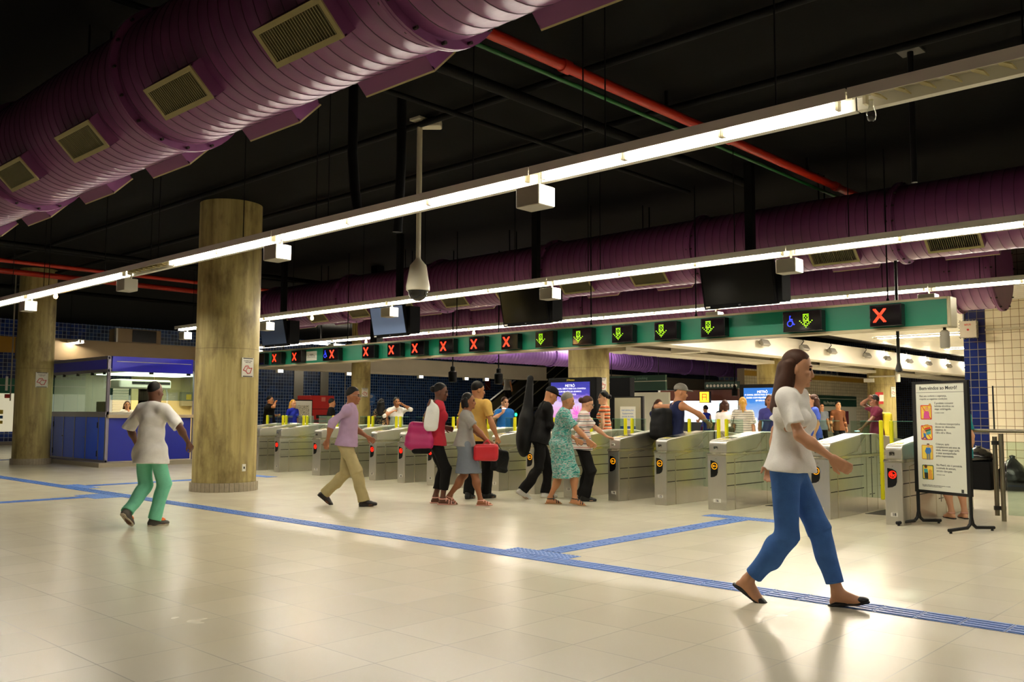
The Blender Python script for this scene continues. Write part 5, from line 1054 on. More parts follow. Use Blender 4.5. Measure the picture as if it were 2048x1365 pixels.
    if face:
        B = fc.append; B(cap(hd(.088, 0, .012), hd(.104, 0, -.030), .008, .012)); B(ell(hd(.092, 0, -.034), (.012, .018, .009), Mh)); B(ell(hd(.082, 0, .034), (.012, .046, .010), Mh)); B(ell(hd(.078, 0, -.098), (.018, .024, .018), Mh)); B(ell(hd(.086, 0, -.063), (.012, .024, .012), Mh))
        for sg in (1, -1): B(ell(hd(.066, sg * .040, -.020), (.022, .022, .022), Mh))
    for sg in (1, -1): fc.append(ell(hd(-.008, sg * .080, -.008), (.020, .010, .031), Mh))
    hg = []
    for i, sg in ((0, 1), (1, -1)):
        d, n0 = hdir[i], hn[i]; b = np.cross(d, n0) * (sg if True else 1); w = wri[i]; cu = curl[i]
        # b points to the thumb side
        kn = [w + d * .088 + b * o for o in (.030, .010, -.010, -.029)]
        for k in kn: hg.append(cap(w + d * .01 + (k - w - d * .088) * .55, k, .016, .0115))
        for k, L in zip(kn, (.070, .080, .074, .056)):
            d1 = unit(d * cos(cu) + n0 * sin(cu)); d2 = unit(d * cos(cu * 2.2) + n0 * sin(cu * 2.2)); d3 = unit(d * cos(cu * 3.0) + n0 * sin(cu * 3.0)); p1 = k + d1 * L * .48; p2 = p1 + d2 * L * .30; hg += [cap(k, p1, .0102, .0090), cap(p1, p2, .0090, .0082), cap(p2, p2 + d3 * L * .24, .0082, .0070)]
        tb = w + d * .022 + b * .026; td = unit(d * .75 + b * .62 + n0 * .25); t1 = tb + td * .045; td2 = unit(d * .9 + b * .25 + n0 * .35); hg += [cap(w + d * .01, tb, .018, .015), cap(tb, t1, .0145, .011), cap(t1, t1 + td2 * .036, .011, .0085)]
    sub = []
    if face: sub = [ell(hd(.096, sg * .031, .012), (.012, .016, .010), Mh) for sg in (1, -1)]
    clips = []
    vs, fs = surf([(.016, g), (.006, fc), (.004, hg)], vox, sub, clips); npmesh('body', vs * s, fs, skin, t)
    if face:
        for sg in (1, -1):
            c = hd(.083, sg * .031, .011) * s; MB().ball(tuple(c), .0105 * s, 6).build('eye', eyew, t, smooth='all')
        mb = MB(); c = hd(.0955, 0, -.0635) * s; mb.ball(tuple(c), .01 * s, 5, (.5, 2.1, .75)); mb.build('lips', lipm, t, smooth='all')
        mb = MB()
        for sg in (1, -1): mb.tube([hd(.089, sg * .016, .030) * s, hd(.090, sg * .032, .036) * s, hd(.080, sg * .050, .030) * s], .0045 * s, 6)
        mb.build('eyebrows', hair, t, smooth='all')
    # ---- hair
    hp = []; hcl = []
    if hairstyle:
        hp = [ell(hd(-.018, 0, .045), (.102, .084, .104), Mh)]
        if hairstyle == 'short': hcl = [(hd(.052, 0, .062), Mh @ unit(V(.80, 0, -.60))), (hd(-.09, 0, -.052), Mh @ unit(V(.25, 0, -1)))]
        elif hairstyle == 'crop': hp = [ell(hd(-.016, 0, .04), (.097, .080, .103), Mh)]; hcl = [(hd(.05, 0, .07), Mh @ unit(V(.80, 0, -.60))), (hd(-.09, 0, -.035), Mh @ unit(V(.3, 0, -1)))]
        elif hairstyle in ('bun', 'pony'):
            hcl = [(hd(.045, 0, .062), Mh @ unit(V(.80, 0, -.60))), (hd(-.09, 0, -.058), Mh @ unit(V(.25, 0, -1)))]
        hv = [(.008, hp)]
        if hairstyle == 'bun': ex = [ell(hd(-.125, 0, .03), (.042, .045, .045), Mh), cap(hd(-.09, 0, .03), hd(-.12, 0, .03), .03, .03)]
        elif hairstyle == 'pony': ex = [cap(hd(-.10, 0, .055), hd(-.145, 0, .03), .022, .03), cap(hd(-.145, 0, .03), hd(-.15, 0, -.07), .034, .036), cap(hd(-.15, 0, -.07), hd(-.13, 0, -.19), .036, .012)]
        elif hairstyle == 'long': ex = [cap(hd(-.05, .055, .03), hd(-.055, .075, -.13), .05, .045), cap(hd(-.05, -.055, .03), hd(-.055, -.075, -.13), .05, .045), cap(hd(-.08, 0, .0), hd(-.10, 0, -.28), .065, .06), cap(hd(-.07, .05, -.1), hd(-.09, .06, -.30), .05, .03), cap(hd(-.07, -.05, -.1), hd(-.09, -.06, -.30), .05, .03)]
        elif hairstyle == 'bob': ex = [cap(hd(-.04, .06, .03), hd(-.02, .072, -.07), .045, .035), cap(hd(-.04, -.06, .03), hd(-.02, -.072, -.07), .045, .035), cap(hd(-.075, 0, .0), hd(-.075, 0, -.08), .06, .05)]
        else: ex = []
        if hairstyle in ('long', 'bob'): hcl = [(hd(.048, 0, .03), Mh @ unit(V(.97, 0, -.25)))]
        fo = folds(.0025, 11, .3)
        vs, fs = surf([(.010, hp)], vox * .9, (), hcl, fo)
        if ex:
            vs2, fs2 = surf([(.014, ex)], vox * .9, (), [(hd(.04, 0, 0), Mh @ V(1, 0, 0))], fo); fs = np.concatenate([fs, fs2 + len(vs)]); vs = np.concatenate([vs, vs2])
        npmesh('hair', vs * s, fs, hair, t)
    # ---- clothes
    def legs(r0, r1, r2, end, grow):
        o = [ell(P + V(0, 0, -.01), (.102 * b_ + grow, (.160 if fm else .148) + grow, .14), Mt), cyl_(P, P + u_ * .09, .146, .132 * max(1, b_ * .96), f_, .74)]
        for i in (0, 1):
            k, a = knee[i], ank[i]; o.append(cyl_(hips[i], k, r0, r1))
            o.append(ell(k + (a - k) * .32 - V(.008, 0, 0), (.060, .062, .115)))
            e = k + (a - k) * end; o.append(cyl_(k, e, r1, r2))
            if end > .9: o.append(cyl_(k + (a - k) * .75, e + (a - k) * .0, r2 * .95, r2 * 1.06))
        return o
    def torso(gr, hem, flare=0., bust=True):
        o = [ell(P + u_ * .35, (.10 + gr, (.132 if fm else .155) + gr, .17), Mc), ell(P + u_ * .17, (.088 * b_ + gr, (.122 if fm else .138) * b_ + gr, .16), Mt), cap(sh[0] - cl * .025, sh[1] + cl * .025, .037 + gr, .037 + gr), cap(nb - u_ * .02, sh[0] - cl * .03, .05 + gr * .6, .046 + gr), cap(nb - u_ * .02, sh[1] + cl * .03, .05 + gr * .6, .046 + gr)]
        hc_ = P + u_ * ((hem or 0) - .95); w = (.184 if fm else .174) * max(1., b_ * .98) + gr + flare
        o.append(ell(P + u_ * .44 + cf * .01, (.082 + gr, .115, .085), Mc))
        if hem: o += [cap(hips[q_], hips[q_] + (knee[q_] - hips[q_]) * .3, .108 + gr * .5, .104 + gr * .5) for q_ in (0, 1)]
        if hem: o.append(ell(P + u_ * -.01, (.130 * b_ + gr * .6, (.184 if fm else .180) + gr * .6, .16), Mt))
        if hem: o.append(cyl_(P + u_ * .20, hc_, (.112 if fm else .128) * b_ + gr, w, f_, .86 * max(1., b_ * .93)))
        if fm and bust:
            for sg in (1, -1): o.append(ell(P + u_ * .34 + cf * .085 + cl * sg * .068, (.052 + gr * .7, .06 + gr * .7, .062 + gr * .6), Mc))
        return o
    def sleeve(i, fr, r0, r1):
        return sleeve_(i, fr, r0, r1) + [ell(sh[i] - u_ * .02, (.052 * ar + .016,) * 3)]
    def sleeve_(i, fr, r0, r1):
        if fr <= 1: e = sh[i] + (elb[i] - sh[i]) * fr; return [cyl_(sh[i], e, r0, r1)]
        e = elb[i] + (wri[i] - elb[i]) * (fr - 1); return [cyl_(sh[i], elb[i], r0, (r0 + r1) / 2), cyl_(elb[i], e, (r0 + r1) / 2, r1)]
    nclip = [(nb + u_ * .035 + cf * .02, unit(u_ + cf * .25))]
    for it in wear:
        k = it[0]; m = it[1]; o = it[2] if len(it) > 2 else {}
        gr = o.get('gr', .016); cl_ = []; am = o.get('fold', .008)
        if k in ('shirt', 'polo_shirt', 't_shirt', 'jacket', 'blouse'):
            ps = torso(gr, o.get('hem', .84), o.get('flare', 0)); fr = o.get('sleeve', .62); r = o.get('sr', .058)
            for i in (0, 1): ps += sleeve(i, fr, r, r * (1.10 if fr <= 1 else .72))
            cl_ = [(P + u_ * (o.get('hem', .84) - .95), -u_)]
            if o.get('collar'): ps.append(cyl_(nb - u_ * .01, nb + u_ * .045 - f_ * .005, .072, .066))
            else: cl_ += nclip
        elif k == 'tank_top': ps = torso(gr, o.get('hem', .86)); cl_ = [(P + u_ * (o.get('hem', .86) - .95), -u_), (sh[0] + cl * .005, cl), (sh[1] - cl * .005, -cl)] + nclip
        elif k in ('trousers', 'jeans', 'leggings'): ps = legs(o.get('r0', .100), o.get('r1', .076), o.get('r2', .064), o.get('end', .98), o.get('grow', .008)); am = o.get('fold', .006)
        elif k in ('skirt', 'dress'):
            hem = o.get('hem', .55); kc = (knee[0] + knee[1]) / 2; hcn = V(kc[0] * .8 + P[0] * .2, kc[1], hem); wd = o.get('w', .24)
            ps = [ell(P, (.128 * b_, .180 * b_, .15), Mt), cap(hips[0], knee[0], .112, .098), cap(hips[1], knee[1], .112, .098), cyl_(P + u_ * .12, hcn, .135 * b_, wd, V(0, 1, 0) if o.get('stride') else V(1, 0, 0), .80)]
            if k == 'dress':
                ps += torso(gr, None)
                for i in (0, 1): ps += sleeve(i, o.get('sleeve', .6), .060, .072)
                cl_ = nclip + [(V(0, 0, hem), V(0, 0, -1))]
            else: ps.append(cyl_(P, P + u_ * .13, .16, .14, f_, .75)); cl_ = [(V(0, 0, hem), V(0, 0, -1))]
            am = .009
        vs, fs = surf([(.014, ps)], vox, (), cl_, folds(am, hash_(label + k), .5)); npmesh(k, vs * s, fs, m, t)
    # ---- shoes
    if shoes:
        for i in (0, 1):
            M = ff[i]; a = ank[i]; q = lambda x, y, z: a + M @ V(x, y, z); up = M @ V(0, 0, 1); m0 = shoe_m[0] if isinstance(shoe_m, (list, tuple)) else shoe_m
            if shoes == 'shoe': ps = [cap(q(-.04, 0, -.045), q(.10, 0, -.048), .040, .044), ell(q(.135, 0, -.052), (.065, .044, .030), M), cap(q(-.01, 0, .0), q(.07, 0, -.03), .046, .036), cyl_(q(-.008, 0, -.04), q(-.008, 0, .02), .048, .044)]
            elif shoes == 'flat': ps = [cap(q(-.045, 0, -.055), q(.06, 0, -.058), .034, .036), ell(q(.125, 0, -.056), (.07, .044, .027), M)]
            else:
                fb = [cap(q(-.035, 0, -.052), q(.06, 0, -.045), .034, .036), cap(q(.0, 0, .0), q(.11, 0, -.052), .040, .031), ell(q(.12, 0, -.058), (.060, .048, .027), M), cap(q(0, 0, 0), a + (knee[i] - a) * .12, .042, .042)]; fx = M @ V(1, 0, 0); vv = []; ff2 = []; n0 = 0
                for bd in ((.045, .068), (.088, .108), (.124, .142), None):
                    c2 = [(q(bd[1], 0, 0), fx), (q(bd[0], 0, 0), -fx), (q(0, 0, -.072), -up)] if bd else [(q(0, 0, .012), up), (q(0, 0, -.006), -up)]
                    v2, f2 = surf([(.010, fb)], .007, (), c2); vv.append(v2); ff2.append(f2 + n0); n0 += len(v2)
                o = npmesh('sandal', np.concatenate(vv) * s, np.concatenate(ff2), m0, t)
                ps = None
            cl_ = [(q(0, 0, -.078), -up)]
            if shoes == 'flat': cl_.append((q(.03, 0, -.03), M @ unit(V(-.35, 0, 1))))
            if ps:
                vs, fs = surf([(.008, ps)], min(vox, .008), (), cl_); o = npmesh('shoe', vs * s, fs, m0, t)
            else: pass
            sp = [cap(q(-.045, 0, -.070), q(.06, 0, -.070), .036, .040), ell(q(.12, 0, -.070), (.078, .047, .02), M)]
            vs, fs = surf([(.008, sp)], min(vox, .008), (), [(q(0, 0, -.080), -up), (q(0, 0, -.064), up)]); npmesh('sole', vs * s, fs, shoe_m[1] if isinstance(shoe_m, (list, tuple)) else m0, o)
    if cut: pass
    W_ = lambda p: Vector((pos[0], pos[1], 0)) + Matrix.Rotation(head, 3, 'Z') @ Vector(np.asarray(p) * s)
    return dict(t=t, s=s, P=P, sh=sh, elb=elb, wri=wri, hd=hd, Mh=Mh, nb=nb, u=u_, f=f_, l=l_, cl=cl, cf=cf, hdir=hdir, hn=hn, W=W_, head=head, Mt=Mt, vox=vox, ank=ank, knee=knee, hips=hips)
def hash_(s): return sum((i + 1) * ord(c) for i, c in enumerate(s)) % 99991
def garment(p, name, m, groups, parent=True, clips=(), disp=None, vox=None, label=None, cat=None):
    """extra piece in a person's frame: child of the person, or a thing of its own when label is given"""
    vs, fs = surf(groups, vox or p['vox'], (), clips, disp); s = p['s']
    if label is None: return npmesh(name, vs * s, fs, m, p['t'])
    o = npmesh(name, vs * s, fs, m, None); o.location = p['t'].location; o.rotation_euler = p['t'].rotation_euler; return tag(o, label, cat)
# ---------------------------------------------------------------- clothes materials
def stripes(name, cols, period, z0=0.):
    m = bpy.data.materials.new(name); m.use_nodes = True; t = NT(m); b = t.n['Principled BSDF']; v = t.coord(); z = t.xyz(v)[2]
    f = t.math('FRACT', t.math('DIVIDE', t.math('ADD', z, t.math('MULTIPLY', t.noise(v, 6, 2), .02)), period)); n = len(cols)
    t.l.new(t.ramp(f, [(i / n, c) for i, c in enumerate(cols)], True), b.inputs['Base Color']); b.inputs['Roughness'].default_value = .85; return m
def blotch(name, cols, scale, st):
    m = bpy.data.materials.new(name); m.use_nodes = True; t = NT(m); b = t.n['Principled BSDF']; f = t.noise(t.coord(), scale, 3, .6, st); n = len(cols)
    t.l.new(t.ramp(f, [(.34 + .32 * i / max(1, n - 1), c) for i, c in enumerate(cols)], True), b.inputs['Base Color']); b.inputs['Roughness'].default_value = .85; return m
cloth = lambda n, c, var=.12: mat('cloth_' + n, c, .88, var=var, vscale=14, bump=.15, bscale=90, spec=.2)
c_white = cloth('white', '#f3f0ea'); c_mint = cloth('mint', '#78c8a6'); c_lilac = cloth('lilac', '#a68ba6'); c_khaki = cloth('khaki', '#a89a6e'); c_black = cloth('black', '#0e0d0d'); c_jean = cloth('denim', '#4169ab', .25); c_red = cloth('coral', '#b02a3a'); c_grey = cloth('grey', '#8f8b86'); c_denimsk = cloth('greyblue', '#6c737c'); c_mustard = cloth('mustard', '#c9a355'); c_blue = cloth('blue', '#1f5fa0'); c_royal = cloth('royal', '#1c2a9a'); c_mar = cloth('maroon', '#4a1226'); c_navy = cloth('navy', '#1a2040'); c_orange = cloth('orange', '#a34d1c'); c_purp = cloth('purple', '#3a3a78'); c_brown = cloth('brown', '#5f3a22'); c_teal = cloth('teal', '#1b7d80')
c_str = stripes('striped_knit', ['#d8d0c6', '#d8d0c6', '#55525c', '#d8d0c6', '#c98f88', '#d8d0c6'], .085); c_str2 = stripes('striped_cotton', ['#dcd6c6', '#dcd6c6', '#6a6c66', '#dcd6c6'], .045); c_prt = blotch('teal_print', ['#1d6f68', '#4aa79a', '#a9a8a4', '#2b8f80', '#6e6e72', '#5bb5a6'], 6, (2.2, 2.2, 6)); c_flr = blotch('floral_print', ['#0f0f12', '#1a1a1e', '#a88a5a', '#141417'], 30, (1, 1, 1)); c_vest = stripes('striped_vest', ['#c85a2a', '#d9c3a0', '#2a1c18', '#c8642c'], .07)
sh_dark = mat('shoe_dark', '#1a1310', .4); sh_black = mat('shoe_black', '#0c0b0b', .45); sh_grey = mat('shoe_grey', '#4a463f', .7); so_w = mat('sole_white', '#c9bfa8', .6); so_k = mat('sole_black', '#141312', .7); so_t = mat('sole_tan', '#a87a48', .6); sh_pink = mat('sandal_pink', '#d9a090', .45); org_m = mat('shoe_orange', '#e0661a', .5); plastic = mat('plastic_white', '#dcdcd4', .35, bump=.6, bscale=20); magenta = mat('bag_magenta', '#a01058', .5, bump=.2, bscale=30); bagred = mat('bag_red', '#b81a26', .4); leather = mat('bag_olive', '#4c4630', .5); nylon = mat('nylon_black', '#0b0b0c', .7, bump=.3, bscale=40, spec=.2); yelb = mat('backpack_yellow', '#c7b81e', .6)
W43 = R_(43)
def glasses(p):
    hd, s = p['hd'], p['s']; mb = MB()
    for sg in (1, -1):
        mb.tube([Vector(hd(.104, sg * .032 + .021 * cos(a), .010 + .017 * sin(a)) * s) for a in [2 * pi * k / 12 for k in range(13)]], .0022 * s, 5); mb.tube([Vector(hd(.102, sg * .052, .014) * s), Vector(hd(.0, sg * .084, .016) * s)], .0022 * s, 5)
    mb.tube([Vector(hd(.105, .011, .012) * s), Vector(hd(.105, -.011, .012) * s)], .0022 * s, 5); mb.build('glasses', gry, p['t'], smooth=True)
def cap_hat(p, m, back=False):
    hd, Mh = p['hd'], p['Mh']; garment(p, 'cap', m, [(.010, [ell(hd(-.012, 0, .062), (.110, .090, .092), Mh)]), (.006, [ell(hd(.115, 0, .058), (.075, .068, .012), Mh)])], clips=[(hd(0, 0, .040), Mh @ unit(V(.05, 0, -1)))])
def strap(p, m, pts, r=.016, label=None):
    return garment(p, 'strap', m, [(.005, [cap(a, b, r, r) for a, b in zip(pts, pts[1:])])], vox=.008)
# 1 man in white T-shirt and mint trousers, seen from behind
p = person('man in a white T-shirt and mint green trousers walking away beside the thick column', (-10.43, 4.90), R_(115), 1.68, SK_D, hairk, [('t_shirt', c_white, dict(hem=.76, gr=.038, sleeve=1.0, sr=.075, fold=.009)), ('trousers', c_mint, dict(r0=.105, r1=.085, r2=.066))],
           feet=[(-.24, .10, .19, .7, .1), (.04, -.06, .08, 0, -.4)], lean=.05, twist=-.1, hands=[dict(w=(.16, .34, .98), e=(-.6, 1, 0)), dict(w=(.20, -.40, 1.02), e=(-.6, -1, 0))], shoes='shoe', shoe_m=(sh_grey, so_w), hairstyle='crop', vox=.0075)
for i in (0, 1):
    M = rotm('z', (.1, -.35)[i]) @ rotm('y', (.75, 0)[i]); a = p['ank'][i]; garment(p, 'shoe_lace_panel', org_m, [(.008, [ell(a + M @ V(.09, 0, -.018), (.062, .044, .034), M)])], vox=.007, clips=[(a + M @ V(0, 0, -.066), M @ V(0, 0, -1))])
# 2 man in lilac shirt
p = person('man in a lilac shirt and khaki trousers striding past turnstiles 05 to 07', (-10.66, 7.92), R_(38), 1.71, SK_B, hairk, [('shirt', c_lilac, dict(hem=.90, sleeve=1.25, sr=.062, gr=.024, collar=1)), ('trousers', c_khaki, dict(r0=.105, r1=.085, r2=.07)), ], feet=[(-.34, .09, .16, .65, .05), (.30, -.09, .08, -.1, -.05)], lean=.10, hands=[dict(w=(.26, .26, 1.0)), dict(w=(-.20, -.28, .97))], shoe_m=(sh_dark, so_k), vox=.0075, look=(.0, .05))
glasses(p); garment(p, 'belt', c_black, [(.01, [cyl_(p['P'] - p['u'] * .06 + p['u'] * .02, p['P'] + p['u'] * -.075, .165, .168, p['f'], .74)])], clips=[(p['P'] - p['u'] * .03, p['u'])])
# 3 woman in coral shirt with bags
p = person('woman in a coral shirt and black cropped leggings carrying a magenta bag', (-9.93, 8.98), R_(50), 1.76, SK_D, hairk, [('shirt', c_red, dict(hem=.86, sleeve=.8, sr=.066, gr=.026)), ('leggings', c_black, dict(end=.70, r0=.10, r1=.074, r2=.066))], fem=True, feet=[(.02, .12, .08, 0, 0), (.12, -.10, .08, 0, -.2)], lean=.08, hands=[dict(w=(.16, .26, 1.12)), dict(w=(-.10, -.30, 1.43), e=(-1, -.6, -.6), n=(.2, 1, 0), d=(.4, .2, .7))], shoes='sandal', shoe_m=(sh_pink, sh_pink), hairstyle='bun', vox=.0075, look=(-.2, .1), curl=(.5, 1.0))
w = p['wri'][1] + p['hdir'][1] * .08; pb = p
garment(p, 'plastic_bag', plastic, [(.02, [cap(w + V(.0, -.02, .01), w + V(.01, -.03, -.12), .02, .05), cap(w + V(.01, -.03, -.12), w + V(.0, -.04, -.36), .085, .095, V(0, 1, 0), .6)])], clips=[(w + V(0, 0, -.43), V(0, 0, -1))], disp=folds(.008, 4, .4), label='white plastic carrier bag hanging from the raised hand of the woman in coral', cat='bag')
garment(p, 'handbag', magenta, [(.03, [bx_(V(-.24, -.20, 1.00), (.17, .08, .19), rotm('y', .15), .07), bx_(V(-.22, -.20, .90), (.19, .095, .10), None, .08)])], disp=folds(.006, 9), label='big magenta shoulder bag behind the woman in coral', cat='bag')
garment(p, 'bag_base', c_black, [(.03, [bx_(V(-.20, -.20, .80), (.14, .09, .06), None, .05)])], label='black pouch hanging under the magenta bag', cat='bag')
# 4 woman in grey with red bag
p = person('woman in a grey top and grey-blue knee skirt carrying a red bag', (-9.52, 9.20), R_(36), 1.62, SK_B, hairk, [('blouse', c_grey, dict(hem=.93, sleeve=.7, gr=.022)), ('skirt', c_denimsk, dict(hem=.50, w=.25))], fem=True, feet=[(-.26, .08, .11, .35, .05), (.27, -.08, .08, -.05, 0)], lean=.06, hands=[dict(w=(.30, .12, 1.02), e=(-.5, 1, -.4)), dict(w=(.40, -.10, 1.0), e=(-.4, -1, -.5))], shoes='sandal', shoe_m=(sh_pink, sh_pink), hairstyle='bob', vox=.0075)
garment(p, 'handbag', bagred, [(.02, [bx_(V(.36, -.13, .83), (.19, .075, .13), None, .05)]), (.008, [cap(V(.28, -.13, .93), V(.38, -.11, 1.02), .010, .010), cap(V(.46, -.13, .93), V(.38, -.11, 1.02), .010, .010)])], disp=folds(.004, 5), label='red handbag held in front by the woman in the grey skirt', cat='bag')
# 5 man in mustard polo
p = person('man in a mustard polo shirt and black trousers standing near turnstile 11', (-10.05, 9.95), R_(104), 1.81, SK_T, hairk, [('polo_shirt', c_mustard, dict(hem=.87, sleeve=.72, sr=.066, gr=.022, collar=1)), ('trousers', c_black, dict(r0=.105, r1=.084, r2=.07))], feet=[(-.05, .09, .08, 0, .1), (.16, -.09, .08, 0, -.35)], hands=[dict(w=(.06, .29, .93)), dict(w=(.06, -.34, .93))], look=(-.75, .12), shoe_m=(sh_black, so_k), hairstyle='short', vox=.0075, curl=(.4, 1.0))
w = p['wri'][1] + V(.0, 0, -.09); garment(p, 'tote_bag', nylon, [(.02, [bx_(w + V(.05, -.02, -.26), (.20, .06, .17), rotm('y', .2), .05)]), (.006, [cap(w + V(-.06, 0, -.12), w + V(0, 0, 0), .012, .012), cap(w + V(.12, -.02, -.12), w + V(0, 0, 0), .012, .012)])], disp=folds(.005, 6), label='soft black bag in the right hand of the man in mustard', cat='bag')
# 6 man with cap and instrument case
p = person('man in a black jacket and black cap bending forward at turnstile 12', (-9.40, 10.72), R_(52), 1.76, SK_T, hairk, [('jacket', c_black, dict(hem=.86, sleeve=1.9, sr=.068, gr=.034, collar=1)), ('jeans', c_black, dict(r0=.10, r1=.08, r2=.066))], feet=[(.12, .09, .08, 0, .1), (-.28, -.09, .13, .5, -.1)], lean=.22, look=(0, .35), hands=[dict(w=(.40, .10, 1.12)), dict(w=(.38, -.12, 1.15))], shoe_m=(plastic, so_w), hairstyle='crop', vox=.0075); cap_hat(p, c_black)
garment(p, 'instrument_case', nylon, [(.03, [ell(V(-.24, .04, .92), (.12, .20, .28)), ell(V(-.20, .04, 1.18), (.11, .17, .20)), cap(V(-.19, .04, 1.25), V(-.13, .07, 1.88), .095, .05)])], label='tall black instrument case on the back of the man in the black cap', cat='case'); strap(p, nylon, [V(-.12, .14, 1.40), V(.08, .15, 1.42), V(.20, .14, 1.2), V(.05, .16, .98), V(-.16, .12, 1.0)], .018)
# 7 woman in teal print dress
p = person('stout short haired person in a teal and grey print dress at turnstile 13', (-8.55, 10.22), R_(42), 1.63, SK_T, hairg, [('dress', c_prt, dict(hem=.42, w=.27, gr=.04, sleeve=.85))], fem=True, fat=1.35, feet=[(-.16, .11, .08, 0, .1), (.22, -.11, .10, .15, -.05)], lean=.14, look=(0, .1), hands=[dict(w=(.26, .26, 1.02)), dict(w=(.42, -.24, 1.02), e=(-.5, -1, -.5))], shoes='sandal', shoe_m=(sh_black, so_t), hairstyle='short', vox=.0075)
# 8 woman in striped top at turnstile 14
p = person('woman in a striped top and glasses touching the reader of turnstile 14', (-8.67, 10.88), R_(44), 1.59, SK_L, hairb, [('blouse', c_str, dict(hem=.86, sleeve=.85, sr=.066, gr=.026)), ('trousers', c_black, dict(r0=.105, r1=.088, r2=.085))], fem=True, fat=1.08, feet=[(.0, .08, .08, 0, .1), (.04, -.08, .08, 0, -.1)], lean=.08, look=(0, .28), hands=[dict(w=(.46, .05, 1.055), e=(-.5, .8, -.8), n=(0, 0, -1), d=(1, .1, -.25)), dict(w=(.12, -.24, 1.0))], shoe_m=(sh_black, so_k), hairstyle='bun', vox=.006, curl=(.35, .5)); glasses(p)
# 9 man in tank top
p = person('bare armed man in a navy tank top and grey cap beyond turnstile 15', (-7.93, 12.30), R_(75), 1.80, SK_T, hairk, [('tank_top', c_navy, dict(hem=.86)), ('trousers', c_black, {})], feet=[(.10, .09, .08, 0, 0), (-.10, -.09, .08, 0, 0)], lean=.18, twist=-.3, hands=[dict(w=(.20, .34, 1.24), e=(-.2, 1, -.2)), dict(w=(.44, -.30, 1.16), e=(.1, -1, -.1))], look=(-.4, .1), shoe_m=(sh_black, so_k), hairstyle='crop', vox=.0075); cap_hat(p, hairg)
garment(p, 'backpack', nylon, [(.03, [bx_(V(-.22, .02, 1.14), (.11, .16, .24), None, .07), bx_(V(-.32, .02, 1.06), (.06, .12, .12), None, .05)])], disp=folds(.004, 8), label='black backpack on the man in the blue tank top', cat='backpack')
# 10 big woman in the foreground
p = person('woman in a white blouse and blue jeans striding along the blue tactile strip', (-2.98, 6.12), R_(14), 1.80, SK_L, hairb, [('blouse', c_white, dict(hem=.93, sleeve=.75, sr=.068, gr=.026, fold=.010)), ('jeans', c_jean, dict(end=.84, r0=.098, r1=.078, r2=.062, fold=.003))], fem=True, feet=[(.30, .05, .085, -.18, .0), (-.28, -.07, .13, .55, -.05)], lean=.07, hands=[dict(w=(-.18, .30, .95)), dict(w=(.34, -.28, 1.02), e=(-1, -.5, -.3))], shoes='flat', shoe_m=(sh_black, so_k), hairstyle='long', vox=.006, look=(.15, .1))
# ---- people beyond the gates
F = dict(vox=.010)
p = person('guard in a black uniform holding a hand to his mouth, behind turnstile 04', (-24.25, 15.1), R_(28), 1.80, SK_T, hairk, [('shirt', c_black, dict(sleeve=.7, gr=.03, hem=.9, collar=1)), ('trousers', c_black, {})], hands=[dict(w=(.16, .22, 1.2)), dict(w=(.20, -.02, 1.58), e=(.5, -1, -.6))], shoe_m=(sh_black, so_k), curl=(.5, 1.3), fat=1.15, **F); glasses(p)
p = person('blonde woman in a royal blue polo shirt in front of the map board', (-23.75, 15.6), R_(5), 1.69, SK_L, haird, [('polo_shirt', c_royal, dict(sleeve=.75, collar=1)), ('trousers', c_black, {})], fem=True, hairstyle='long', shoe_m=(sh_black, so_k), **F)
person('dark haired man in black partly hidden behind the lilac shirt', (-22.45, 16.1), R_(60), 1.72, SK_T, hairk, [('t_shirt', c_black, {}), ('jeans', c_navy, {})], shoe_m=(sh_black, so_k), hands=[None, dict(w=(.3, -.2, 1.15))], **F)
person('woman with long black hair in a black floral top seen from behind', (-18.2, 14.6), R_(120), 1.66, SK_T, hairk, [('blouse', c_flr, dict(sleeve=.3)), ('trousers', c_black, {})], fem=True, hairstyle='long', shoe_m=(sh_black, so_k), **F)
p = person('man in a white shirt holding his hand before his face, beside the floral top', (-17.9, 14.85), R_(-20), 1.70, SK_T, hairk, [('shirt', c_white, dict(sleeve=1.5, gr=.03, collar=1)), ('trousers', c_black, {})], hands=[dict(w=(.22, .10, 1.58), e=(.3, 1, -.5)), dict(w=(.18, -.16, 1.40), e=(.2, -1, -.6))], shoe_m=(sh_black, so_k), curl=(1.1, 1.1), **F)
person('person in an orange top half hidden behind the mustard polo shirt', (-14.9, 14.5), R_(20), 1.68, SK_T, hairk, [('t_shirt', c_orange, {}), ('trousers', c_black, {})], shoe_m=(sh_black, so_k), **F)
person('bare armed woman in black beyond turnstile 11, near the mustard polo', (-14.05, 14.3), R_(110), 1.60, SK_T, hairk, [('tank_top', c_black, {}), ('trousers', c_black, {})], fem=True, hairstyle='bun', shoe_m=(sh_black, so_k), **F)
p = person('man in a blue T-shirt holding up a phone before the escalator', (-13.65, 14.4), R_(-15), 1.66, SK_L, hairb, [('t_shirt', c_blue, dict(gr=.03, sleeve=.9)), ('trousers', c_black, {})], fat=1.2, hands=[None, dict(w=(.30, -.22, 1.42), e=(.2, -1, -.8), d=(.1, 0, 1), n=(-1, 0, 0))], shoe_m=(sh_black, so_k), **F)
w = p['wri'][1]; garment(p, 'phone', emis('phone_glow', '#dfe6f0', .9), [(.003, [cap(w + V(.035, -.03, .09), w + V(.035, .05, .09), .018, .018, V(1, 0, 0), .3)])], vox=.005, label='lit white phone held up by the man in the blue T-shirt', cat='phone')
q = person('person in a grey top riding up the escalator', (-28.55, 30.3), R_(95), 1.68, SK_T, hairk, [('t_shirt', c_grey, {}), ('trousers', c_black, {})], shoe_m=(sh_black, so_k), hands=[dict(w=(.25, .35, 1.05)), None], **F); q['t'].location.z = 1.56
